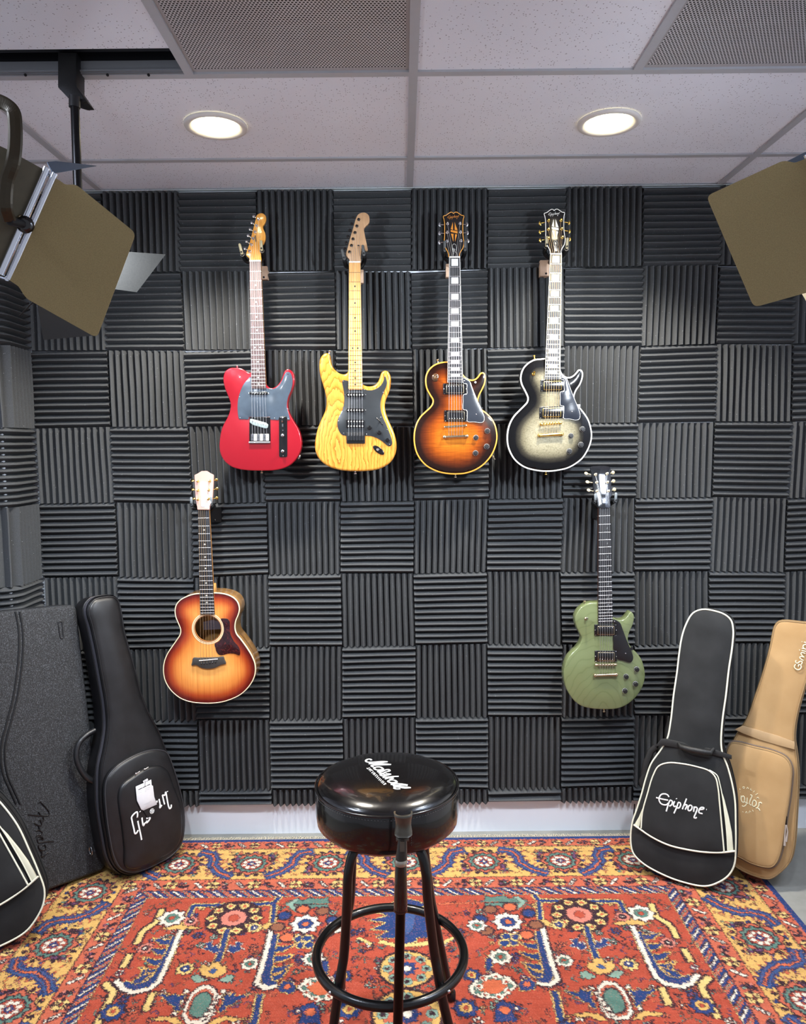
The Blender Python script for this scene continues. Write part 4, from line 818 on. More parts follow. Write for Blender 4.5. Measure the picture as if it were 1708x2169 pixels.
for r0, r1, m_ in ((1.0, 1.06, '#7a4a2a'), (1.06, 1.13, '#e6c49a'), (1.13, 1.16, '#9a6a44'), (1.16, 1.24, '#ecd0a8')):
    b = MB(); N = 56; vs = [pa.w(HC[0]+math.cos(2*PI*k/N)*RX*r, HC[1]+math.sin(2*PI*k/N)*RX*r, .0029+.0002*(r0 > 1.1)) for r in (r0, r1) for k in range(N)]; b.add(vs, [(k, (k+1) % N, N+(k+1) % N, N+k) for k in range(N)]); b.build('rosette', M('rosette_'+m_[1:], m_, .35, coat=.4), g)
b = MB(); q = [pa.loc(*p, DP) for p in z([(720,690),(790,675),(860,660),(985,690),(1000,800),(725,812)])]; b.slab(pa, q, DP+.001, DP+.0016); lb = b.build('paper_label', M('pale_paper_label', '#d9d6e6', .7), g)
b = MB()
for k in range(4): a1, a2 = pa.loc(*z([(745, 715+k*22)])[0], DP), pa.loc(*z([(860+30*(k % 2), 712+k*22)])[0], DP); b.tube([pa.w(*a1, DP+.0019), pa.w(*a2, DP+.0019)], .0005, 5)
b.build('label_lines', M('faint_grey_ink', '#8b8b9a', .8), lb)
def tort():
    t = NT('tortoiseshell_pickguard'); c = t.coord(); f = t.noise(c, 55, 5, .6, 2.5); t.set(t.ramp(f, [(.42, '#17040a'), (.6, '#3a0f16'), (.72, '#6b2a22')]), .2, 0, .8); return t.m
b = MB(); b.slab(pa, smc(pa.locs(z([(985,642),(1040,638),(1085,645),(1115,680),(1120,780),(1132,880),(1190,990),(1250,1060),(1275,1130),(1265,1190),(1200,1170),(1100,1165),(1010,1190),(960,1185),(920,1140),(905,1080),(892,1020),(960,975),(1010,900),(1030,800),(1015,710)])), step=.004), .002, .0042, .0005, 0, seg=2); b.build('pickguard', tort(), g)
b = MB(); b.slab(pa, smc(pa.locs(z([(575,1228),(650,1226),(800,1222),(950,1216),(1028,1212),(1042,1250),(1065,1312),(1030,1322),(985,1335),(900,1375),(800,1390),(700,1375),(620,1335),(580,1335),(548,1340),(558,1290)])), step=.003), .002, .010, .0015, 0, seg=2); br = b.build('bridge', M('dark_ebony_bridge', '#3a3836', .45, var=.2), g)
A, B = pa.locs(z([(655,1278),(935,1252)]), .011); b = MB(); b.tube([pa.w(*A, .011), pa.w(*B, .011)], .0019, 8); b.build('saddle', WHT, br)
for p in ((690,1325),(732,1320),(775,1315),(818,1310),(860,1303),(903,1300)):
    b = MB(); b.lathe([(.0022, 0), (.0032, .002), (.0028, .0042), (.0001, .005)], pa.w(*pa.loc(*z([p])[0], .01), .0095), pa.n, 12, caps=False); b.build('bridge_pin', BLKP, br)
nk = dict(nutL=h([(632,705)])[0], nutR=h([(803,705)])[0], heelL=z([(668,578)])[0], heelR=z([(888,578)])[0], saddle=z([(795,1265)])[0], n=20, hb=.010, neckm=grain('satin_tan_neck', ['#9a6a3a', '#b98348', '#c89558'], (60, 60, 5), .4, .2), board=EBON, inlays=(3,5,7,9,12,15,17), itype='cross', inm=WHT, fr=.0012)
fb = neck(g, pa, nk)
b = MB(); qq = pa.locs(z([(868,120),(885,130),(892,200),(890,250),(660,262),(668,200)]), -.02); b.slab(pa, qq, -.05, -.012, .002, .002); b.build('neck_heel', MAPL, g)
hp = glare((433, 1052), .152, V((-1.483, -1.75, CEIL)))
b = MB(); b.slab(hp, rpoly(hp.locs(h([(628,708),(624,665),(603,560),(590,330),(583,185),(640,158),(690,125),(775,123),(830,160),(873,180),(866,350),(852,560),(810,655),(805,708)])), .002, 3), -.014, 0, .0008, .0015, seg=2); hs = b.build('headstock', M('gloss_pale_rose_headstock', '#b58f86', .14, coat=1.0), g)
po = h([(635,280),(635,420),(635,555),(815,280),(800,415),(795,550)]); ke = h([(557,270),(560,403),(578,540),(915,255),(925,390),(920,530)])
tuners(hs, hp, po, ke, 0, GOLD, GOLD, 'oval', .0062)
b = MB(); b.slab(hp, rpoly(hp.locs(h([(695,500),(720,470),(745,500),(750,650),(738,668),(695,668),(688,650)])), .0015), 0, .0018, .0005, 0, seg=2); b.build('truss_rod_cover', M('pale_blue_cover', '#a9c4cc', .25), hs)
strings(g, pa, h([(652+k*28.5, 700) for k in range(6)]), z([(680+k*44, 1276-k*4) for k in range(6)]), [po[2], po[1], po[0], po[3], po[4], po[5]], .0125, .0135, .006, [STRB, STRB, STRB, STRB, STRM, STRM], tail=z([(690,1318),(732,1313),(775,1308),(818,1303),(860,1297),(903,1293)]), ht=.010, hpl=hp)
hanger((h([(545,520)])[0], h([(543,640)])[0]), (h([(845,515)])[0], h([(838,640)])[0]), pa, .0, M('blue_grey_pad', '#6f777c', .6), (.02, -.012, .05, .06), 'black wall hanger with grey tips holding the acoustic guitar', h([(716,715)])[0], 'guitar wall hangers', False)
# ================================================================== STUDIO LAMPS
LEAF = NT('bronze_backed_barn_door'); c_ = LEAF.coord(); LEAF = LEAF.set(LEAF.ramp(LEAF.noise(c_, 600, 2), [(.3, '#8a7a52'), (.7, '#9c8b60')]), .55, .25)
LIN = M('bare_steel_leaf', '#12110f', .5, .3, var=.3, vs=300, bump=.1, bs=500); LBLK = M('matte_black_leaf', '#0a0b0e', .6); LBLU = M('dark_blue_leaf', '#46586e', .5, .2)
CHR = M('mirror_chrome_rod', '#e6ecf6', .1, 1); HOUS = M('olive_grey_lamp_housing', '#4f4a3a', .45, .3, var=.15, vs=20)
def leafq(P, m, name, parent, r=.012, th=.0016, soft=()):
    """P: four world points (nearly planar); slab with rounded corners"""
    pl = plane3(P[0], P[1], P[2]); q = []
    for p in P: d = p-pl.o; q.append((d.dot(pl.s), d.dot(pl.t)))
    b = MB(); rs = [r if i in soft else .001 for i in range(len(q))]
    b.slab(pl, rpoly(q, rs, 5), -th, 0); return b.build(name, m, parent)
def leafp(pxs, anchors, m, parent):
    a, b_, c = anchors; pl = plane3(a, b_, c); b = MB(); b.slab(pl, rpoly(pl.locs(pxs), .001, 2), -.0016, 0); return b.build('barn_door', m, parent)
def D(a, b, dep):     # point at optical depth dep
    return CAM+ray(a, b)*dep
def lamp(side):
    L = side == 'L'; lab = 'studio lamp with bronze barn doors hanging at the %s edge' % ('left' if L else 'right')
    if L:
        ht, hb, ot, ob = D(111, 372, 1.50), D(15, 590, 1.52), D(288, 494, 1.55), D(205, 716, 1.57); lp = LAMP_L
    else:
        ht, hb, ot, ob = D(1716, 333, 1.50), D(1812, 574, 1.52), D(1497, 415, 1.55), D(1598, 651, 1.57); lp = LAMP_R
    e = thing('studio_lamp', tuple(lp), lab, 'stage light', 'studio lamps with barn doors')
    # gold leaf: hinge side is notched
    pl = plane3(ht, ot, ob)
    def lc(p): d = p-pl.o; return (d.dot(pl.s), d.dot(pl.t))
    A, B, C_, D_ = lc(ht), lc(ot), lc(ob), lc(hb); up = V(A)-V(D_); up.normalize(); ax = (V(B)-V(A)).normalized()
    q = [A, tuple(V(A)+ax*.028), tuple(V(A)+ax*.042+up*.010), tuple(V(A)+ax*.05+up*.012), B, C_, tuple(V(D_)+(V(C_)-V(D_)).normalized()*.05-up*.012), tuple(V(D_)+(V(C_)-V(D_)).normalized()*.040-up*.008), tuple(V(D_)+(V(C_)-V(D_)).normalized()*.026), D_]
    b = MB(); b.slab(pl, rpoly(q, [.001, .004, .004, .01, .012, .012, .01, .004, .004, .001], 4), -.0018, 0); b.build('barn_door', LEAF, e)
    hv = (hb-ht); nv = ((ot-ht)+(ob-hb)).normalized()
    # lamp body axis points at the wall; frame is a square standing on the hinge line
    w_ = hv.length; h0 = ht; _a, _b, far_b, far_t = MOUTH[side]
    back = (hv.normalized().cross((far_t-ht).normalized())).normalized()
    if back.dot(V((-1, -.6, .3)) if L else V((1, -.6, .3))) < 0: back = -back
    b = MB()
    for off, r in ((-.002, .0072), (.015, .0062)): b.tube([ht+nv*(off-.012)-hv*.03, hb+nv*(off-.012)+hv*.0], r, 14)
    b.build('hinge_rod', CHR, e)
    b = MB(); b.tube([ht, far_t], .005, 10); b.tube([far_t, far_b], .005, 10); b.tube([hb, far_b], .005, 10); b.build('mouth_frame', CHR, e)
    b = MB(); mid = (ht+hb)/2+nv*-.008; b.lathe([(.014, -.012), (.017, -.004), (.017, .008), (.01, .012)], mid, back*.2+(CAM-mid).normalized(), 12); b.build('clamp_knob', BLKP, e)
    for t_ in (.47, .53): b = MB(); b.lathe([(.0055, 0), (.0055, .004), (.003, .008), (.0001, .009)], ht+hv*t_-nv*.022, (CAM-ht).normalized(), 10, caps=False); b.build('hinge_bolt', NICK, e)
    # housing: short box then drum going back from the mouth
    c0 = [ht, hb, far_b, far_t]; c1 = [p+back*.09 for p in c0]; cc = sum(c1, V((0, 0, 0)))/4; c2 = [cc+(p-cc)*.86+back*.16 for p in c1]
    b = MB(); b.add([p-nv*.02 for p in c0]+c1+c2, [(0, 1, 5, 4), (1, 2, 6, 5), (2, 3, 7, 6), (3, 0, 4, 7), (4, 5, 9, 8), (5, 6, 10, 9), (6, 7, 11, 10), (7, 4, 8, 11), (8, 9, 10, 11)]); b.build('housing', HOUS, e)
    mc = sum(c0, V((0, 0, 0)))/4; b = MB(); b.lathe([(w_*.44, 0), (w_*.44, .02), (w_*.40, .022)], mc+back*.02, -back, 36); b.build('lens_ring', LBLK, e)
    b = MB(); b.lathe([(w_*.41, 0), (w_*.3, .018), (w_*.15, .026), (.0001, .028)], mc+back*.015, -back, 36, caps=False); b.build('lens', emis('cool_white_lens_'+('left' if L else 'right'), '#e8f2ff', 30), e)
    l = bpy.data.lights.new('lamp_beam', 'SPOT'); l.energy = KEY[0 if L else 1]; l.color = (.84, .92, 1); l.spot_size = 2.0; l.spot_blend = .7; l.shadow_soft_size = .05
    o = bpy.data.objects.new('lamp_beam', l); COL.objects.link(o); p = mc-back*.035; o.location = p-V(e.location); o.parent = e
    o.rotation_euler = (V((-.25, 0, 1.2) if L else (.25, 0, 1.2))-p).to_track_quat('-Z', 'Y').to_euler()
    # other leaves
    if L:
        leafq([far_t+(far_b-far_t)*.72, D(351, 539, 1.88), D(290, 619, 1.89), far_b], LIN, 'barn_door', e)
        leafp([(62, 560), (81, 655), (93, 720), (196, 711), (150, 600)], (D(62, 560, 1.60), D(93, 720, 1.66), D(196, 711, 1.74)), LBLK, e)
        leafp([(100, 343), (118, 341), (205, 351), (112, 367)], (D(100, 343, 1.56), D(205, 351, 1.80), D(112, 367, 1.54)), LBLU, e)
        b = MB(); b.tube([D(80, 630, 1.6), D(41, 669, 1.62)], .0012, 6); b.build('safety_wire', LIN, e)
        # flat yoke arm
        pts = [D(-60, 205, 1.42), D(-10, 212, 1.42), D(14, 222, 1.42), D(28, 236, 1.42), D(32, 262, 1.42), D(32, 310, 1.42), D(27, 345, 1.42), D(14, 385, 1.43), D(12, 440, 1.44), D(20, 468, 1.46)]
    else:
        leafq([far_t+(far_b-far_t)*.06, D(1640, 520, 1.88), D(1728, 672, 1.89), far_b], M('tan_leaf', '#3f3524', .5, .1), 'barn_door', e)
        leafp([(1592, 380), (1706, 322), (1722, 332), (1712, 348), (1600, 386)], (D(1592, 380, 1.80), D(1706, 322, 1.56), D(1712, 348, 1.56)), LBLU, e)
        pts = [D(1860, 200, 1.42), D(1830, 225, 1.42), D(1822, 262, 1.42), D(1822, 330, 1.42), D(1830, 385, 1.43), D(1838, 440, 1.44), D(1815, 462, 1.46)]
    b = MB(); b.tube([p for p in smc([tuple(p) for p in pts], n=5, closed=False)], .0125, 8, flat=.28, up=(CAM-pts[4]).normalized(), smooth=False); yk = b.build('yoke', M('black_bronze_yoke', '#3b3528', .35, .5), e)
    top = pts[0]; b = MB(); b.tube([top, (top.x, top.y, CEIL-.002)], .012, 12); b.lathe([(.03, 0), (.03, .012), (.012, .03)], (top.x, top.y, CEIL-.002), (0, 0, -1), 20); b.build('hanging_pole', RAILM, e)
    if L:
        b = MB(); b.tube([D(20, 468, 1.46), mid], .008, 10); b.build('pivot', LBLK, e)
lamp('L'); lamp('R')
# clamp and drop pole on the rail
e = thing('rail_pole', (-.94, -.985, CEIL-.6), 'black drop pole clamped to the ceiling rail, upper left beside the lamp', 'lighting pole')
A = atY(144, 118, -.985); x0 = A.x
def hk(a, b): return atY(a, b, -.962)
b = MB(); pl = PL((0, -.955, 0), (0, -1, 0)); q = pl.locs([(124,112),(163,112),(163,184),(185,216),(170,217),(146,209),(124,186)]); b.slab(pl, rpoly(q, .002, 2), -.05, .004, .0015, .0015, seg=2); b.build('rail_clamp', M('rough_black_casting', '#101012', .5, .3, bump=.3, bs=300), e)
pt, pm, pb = atY(158, 205, -.97), atY(158, 228, -.97), atY(165, 404, -.97)
b = MB(); b.tube([pt, pm], .0145, 20); b.build('socket', BLKM, e)
b = MB(); b.tube([pt, pb, pb+(pb-pm)*.45], .0115, 20); b.build('pole', M('satin_black_pole', '#151416', .28, .6), e)
q = pb+(pb-pm)*.42; b = MB(); b.lathe([(.017, -.02), (.017, .02), (.012, .024)], q, (0, 0, 1), 20); b.build('end_collar', BLKM, e)
# ================================================================== GIG BAGS AND CASE
def tplane(px, z0, az, tl, side=None):
    """leaning plane through the floor-ish point seen at px; az: turn to the right (+) or left (-), tl: lean back, degrees"""
    o = atZ(px[0], px[1], z0); a = math.radians(az); t = math.radians(tl); return PL(o, (math.sin(a)*math.cos(t), -math.cos(a)*math.cos(t), math.sin(t)))
LEA = NT('black_leather'); c_ = LEA.coord(); LEA.set(LEA.ramp(LEA.noise(c_, 20, 3), [(.3, '#0d0d0f'), (.7, '#17171a')]), .38, 0, .0, .5); LEA.bump(LEA.noise(c_, 420, 3), .25, .0008); LEA = LEA.m
NYL = NT('black_nylon'); c_ = NYL.coord(); NYL.set(NYL.ramp(NYL.noise(c_, 9, 3), [(.3, '#1d1e1f'), (.7, '#2a2b2c')]), .75, spec=.25); NYL.bump(NYL.noise(c_, 700, 2), .4, .0007); NYL = NYL.m
NYD = M('black_webbing', '#101011', .7, bump=.3, bs=900); PIPE = M('cream_piping', '#dcdcc8', .5); CRM = M('cream_panel', '#d3d3bd', .6); ZIP = M('black_zipper_tape', '#1b1b1e', .6, bump=.5, bs=1200)
TAN = NT('tan_canvas'); c_ = TAN.coord(); TAN.set(TAN.ramp(TAN.noise(c_, 7, 3), [(.3, '#a08057'), (.7, '#b09066')]), .8, spec=.2); TAN.bump(TAN.noise(c_, 650, 2), .35, .0007); TAN = TAN.m
TAND = M('tan_canvas_trim', '#8f744e', .75, bump=.2, bs=700)
def pipe(pl, pts, r, off, m, name, parent, closed=True, step=.01):
    b = MB(); q = smc(pts, step=step, closed=closed); b.tube([pl.w(x, y, off) for x, y in q], r, 8, closed=closed, caps=not closed); return b.build(name, m, parent)
def wob(amp, f=9, s=0):
    return lambda x, y, d: amp*math.sin(x*f*2.1+s+y*3)*math.sin(y*f+s*1.7)*min(1, d*12)
# --- black leather bag ----------------------------------------------------------
pl = tplane((268, 1856), .026, 50, 9); z = Z(0, 1240, 3.4976); T0 = .122
g = thing('gig_bag', tuple(pl.w(*pl.loc(260, 1856), -.06)), 'black leather guitar bag with a white hang tag, leaning below the acoustic guitar', 'guitar bag')
OUT = smc(pl.locs(z([(660,150),(700,98),(780,75),(850,75),(890,110),(915,200),(935,330),(975,480),(1020,640),(1060,800),(1120,950),(1190,1080),(1240,1210),(1290,1350),(1335,1500),(1365,1650),(1375,1800),(1350,1930),(1290,2010),(1180,2075),(1060,2130),(960,2152),(880,2120),(820,2030),(780,1850),(750,1650),(745,1500),(750,1350),(780,1200),(800,1050),(790,880),(760,700),(720,480),(680,300),(655,210)])), step=.012)
b = MB(); b.slab(pl, OUT, -T0, 0, .022, .02, dome=.006, domew=.05, grid=.02, hf=wob(.002, 14), seg=4); b.build('shell', LEA, g)
o = ccw(OUT); pipe(pl, inset(o, .006), .003, -.006, LEA, 'edge_piping', g, step=.02); pipe(pl, inset(o, -.0015), .003, -.038, LEA, 'edge_piping', g, step=.02)
b = MB(); n_ = len(o); oo = inset(o, -.0018); vs = [pl.w(x, y, h_) for h_ in (-.014, -.033) for x, y in oo]; b.add(vs, [(k, (k+1) % n_, n_+(k+1) % n_, n_+k) for k in range(n_)]); b.build('zipper', M('grey_zipper_tape', '#45454c', .45, bump=.6, bs=900), g)
pk = smc(pl.locs(z([(775,1500),(790,1430),(850,1350),(950,1280),(1060,1230),(1150,1212),(1220,1222),(1245,1240),(1290,1350),(1335,1500),(1365,1650),(1370,1800),(1345,1920),(1280,2000),(1180,2060),(1060,2115),(960,2130),(890,2100),(840,2010),(805,1850),(780,1650)]), .02), step=.012)
b = MB(); b.slab(pl, pk, .003, .026, .014, 0, dome=.006, domew=.05, grid=.02, hf=wob(.0018, 17, 2)); p1 = b.build('pocket', LEA, g)
pk2 = ccw(smc(pl.locs(z([(880,1560),(905,1480),(990,1410),(1090,1350),(1180,1335),(1245,1370),(1290,1480),(1340,1620),(1355,1780),(1335,1900),(1270,1980),(1170,2040),(1060,2090),(970,2105),(935,2080),(925,1950),(905,1780),(885,1650)]), .04), step=.012))
b = MB(); b.slab(pl, pk2, .02, .044, .012, 0, dome=.004, domew=.05, grid=.02); p2 = b.build('front_pocket', LEA, g)
pipe(pl, inset(pk2, .004), .0028, .036, M('worn_grey_zipper', '#4a4b50', .4, bump=.5, bs=900), 'pocket_zipper', p2, step=.02); pipe(pl, inset(ccw(pk), .003), .0028, .020, M('grey_leather_piping', '#2e2f33', .3), 'pocket_piping', p1, step=.02)
for q in ((1010,1395), (1075,1362)):
    p = pl.loc(*z([q])[0], .047); b = MB(); b.lathe([(.004, 0), (.004, .003), (.0001, .004)], pl.w(*p, .044), pl.n, 10, caps=False); b.tube([pl.w(p[0], p[1], .047), pl.w(p[0]+.014, p[1]+.004, .049)], .002, 6); b.build('zipper_pull', CHROME, p2)
# carry handle on the visible side
sidep = [pl.w(*pl.loc(*z([q])[0], -.07), -.07) for q in ((700,1075),(640,1110),(585,1170),(565,1260),(590,1350),(640,1420),(690,1450))]
b = MB(); b.tube(smc([tuple(p) for p in sidep], n=6, closed=False), .0155, 10, flat=.7); b.build('handle', M('ribbed_black_leather', '#1b1c1f', .35, bump=.8, bs=160), g)
b = MB(); N = 16; cc = pl.w(*pl.loc(*z([(682,1970)])[0], -.09), -.1); b.tube([cc+pl.t*.016*math.sin(2*PI*k/N)+pl.n*.011*math.cos(2*PI*k/N) for k in range(N)], .0016, 8, closed=True, caps=False); b.build('strap_ring', CHROME, g)
WT = M('white_embroidery', '#e8eaea', .5); zz = Z(260, 1630, 12.758)
GIB = [[(410,1270),(385,1290),(400,1260),(385,1150),(330,1180),(240,1290),(250,1380),(300,1600),(335,1735),(370,1720),(420,1640)], [(405,1390),(440,1560),(480,1740),(510,1900)], [(465,1130),(475,1140)], [(520,1300),(530,1400),(560,1520),(600,1440)], [(640,1450),(700,1390),(740,1310),(700,1300),(640,1330)], [(980,800),(1010,960),(1000,1040),(1060,960)], [(920,840),(925,890)], [(1070,690),(1110,860),(1130,940)], [(1070,700),(1140,690),(1160,600)], [(1165,600),(1195,780),(1240,1000),(1270,1060),(1310,1020),(1310,950)], [(1205,590),(1210,600)], [(600,1440),(640,1440),(650,1380)]]
b = MB(); ribbon(b, pl, [pl.locs(zz(L), .049) for L in GIB], .0068, .0495, .0012, 6, step=.005); b.build('embroidered_logo', WT, p2)
tg = thing('hang_tag', tuple(pl.w(*pl.loc(*zz([(620,330)])[0], .05), .052)), 'white folded paper tag hanging on the black leather bag pocket', 'tag')
b = MB(); pts = zz([(352,462),(768,272),(780,420),(815,440),(850,740),(925,940),(560,1105),(500,1080),(385,840)]); b.slab(pl, pl.locs(pts, .053), .052, .0545, .0004, 0, seg=1, hf=None); b.build('paper_card', M('white_paper', '#cfcfd4', .8), tg)
b = MB(); q = pl.locs(zz([(548,310),(670,240),(690,290),(565,365)]), .054); b.slab(pl, q, .053, .0545); b.build('card_tab', M('white_paper', '#cfcfd4', .8), tg)
b = MB(); b.slab(pl, pl.locs(zz([(560,1110),(930,935),(1020,1100),(860,1210),(680,1310)]), .052), .0505, .052); bc = b.build('black_card', M('black_card', '#0c0c0f', .5), tg)
C0 = pl.loc(*zz([(795,1125)])[0], .053); b = MB(); R_ = .0088
for r_, w_ in ((1, .0016), (.45, .003)): b.tube([pl.w(C0[0]+math.cos(2*PI*k/24)*R_*r_, C0[1]+math.sin(2*PI*k/24)*R_*r_, .0527) for k in range(24)], w_/2, 6, closed=True, caps=False)
for k in range(5): a_ = 2*PI*k/5; b.tube([pl.w(C0[0]+math.cos(a_)*R_*.4, C0[1]+math.sin(a_)*R_*.4, .0527), pl.w(C0[0]+math.cos(a_)*R_*.95, C0[1]+math.sin(a_)*R_*.95, .0527)], .0008, 5)
b.build('round_seal', WT, bc)
b = MB()
for a_, c_, w_ in (((425,545),(530,495),.0022), ((545,488),(640,440),.0022), ((660,430),(740,395),.0022), ((600,380),(600,450),.0012)): b.tube([pl.w(*pl.loc(*zz([a_])[0], .055), .0547), pl.w(*pl.loc(*zz([c_])[0], .055), .0547)], w_/2, 5)
b.build('tag_heading', M('dark_ink', '#0c0c12', .7), tg)
b = MB()
for a_, c_ in (((410,600),(530,550)),((600,520),(740,470)),((420,640),(510,610)),((600,560),(730,520)),((600,600),(640,590)),((570,950),(770,850)),((600,960),(740,890))): b.tube([pl.w(*pl.loc(*zz([a_])[0], .055), .0547), pl.w(*pl.loc(*zz([c_])[0], .055), .0547)], .0004, 5)
b.build('tag_print', M('faint_ink', '#a9a9b0', .7), tg)
b = MB(); b.tube([pl.w(*pl.loc(*zz([(600,440)])[0], .056), .056), pl.w(*pl.loc(*zz([(605,330)])[0], .056), .057), pl.w(*pl.loc(*zz([(585,200)])[0], .05), .046)], .0006, 5); b.build('tag_string', BLKM, tg)
# --- black hard case --------------------------------------------------------------
pl = tplane((100, 1893), .02, 47, 7)
CASE = NT('pebbled_black_case_vinyl'); c_ = CASE.coord(); f_ = CASE.noise(c_, 260, 3, .8); CASE.set(CASE.ramp(f_, [(.38, '#17181a'), (.52, '#27292c'), (.68, '#5e6168')]), .5, spec=.4); CASE.bump(f_, 1.0, .003); CASE = CASE.m
g = thing('hard_guitar_case', tuple(pl.w(*pl.loc(100, 1892), -.05)), 'black pebbled rectangular guitar case leaning at the left edge behind the leather bag', 'guitar case')
tr, br = pl.loc(163, 1280), pl.loc(226, 1842); tl = pl.loc(0, 1296); wv = V(tl)-V(tr); wv = wv.normalized()*.34; br = (br[0], br[1]); bl_ = tuple(V(br)+V((wv.x, wv.y))); tl2 = tuple(V(tr)+wv)
q = rpoly([tr, tl2, bl_, br], .03, 6)
b = MB(); b.slab(pl, lin(q, .03), -.115, 0, .014, .014, seg=4); b.build('shell', CASE, g)
b = MB(); oo = inset(ccw(q), -.0012); n_ = len(oo); b.add([pl.w(x, y, h_) for h_ in (-.052, -.062) for x, y in oo], [(k, (k+1) % n_, n_+(k+1) % n_, n_+k) for k in range(n_)]); b.build('lid_valance', M('dark_metal_valance', '#2c2d31', .4, .6), g)
for dx in (0, 30):
    L = pl.locs(z([(115+dx,195),(135+dx,300),(142+dx,430),(132+dx,600),(100+dx,820),(55+dx,1000),(15+dx,1150),(5+dx,1260),(25+dx,1400),(75+dx,1520),(120+dx,1620)]), .001)
    pipe(pl, L, .0034, .0004, M('dark_case_groove', '#101114', .5), 'moulded_rib', g, False)
L = rpoly(pl.locs(z([(428,268),(458,266),(470,390),(448,394)]), 0), .006, 4); b = MB(); b.tube([pl.w(x, y, .0006) for x, y in L], .0024, 8, closed=True, caps=False); b.build('moulded_slot', M('dark_case_groove', '#101114', .5), g)
zf = Z(40, 1680, 13.556)
FEN = [[(545,290),(590,245),(690,330),(800,450),(870,560),(860,620),(760,655),(640,650),(560,540),(600,600)], [(640,650),(450,640),(265,620)], [(690,700),(710,770),(660,790)], [(560,790),(600,770),(640,850),(650,920),(560,930),(470,880),(430,870)], [(560,960),(600,1030)], [(470,1080),(560,1060),(670,1150),(600,1200),(520,1210),(500,1270),(560,1240),(680,1280),(700,1340)], [(700,1350),(600,1300),(530,1340),(550,1410)], [(1000,1385),(800,1390),(560,1430)], [(680,1500),(740,1480),(760,1600),(650,1640),(560,1560),(560,1500)], [(590,1620),(660,1720),(640,1820)], [(640,1820),(720,1810),(760,1750),(830,1710)]]
b = MB(); ribbon(b, pl, [pl.locs(zf(L), .001) for L in FEN], .0042, .0008, .0022, 6, step=.004); b.build('embossed_logo', M('glossy_black_emboss', '#0b0b0d', .25), g)
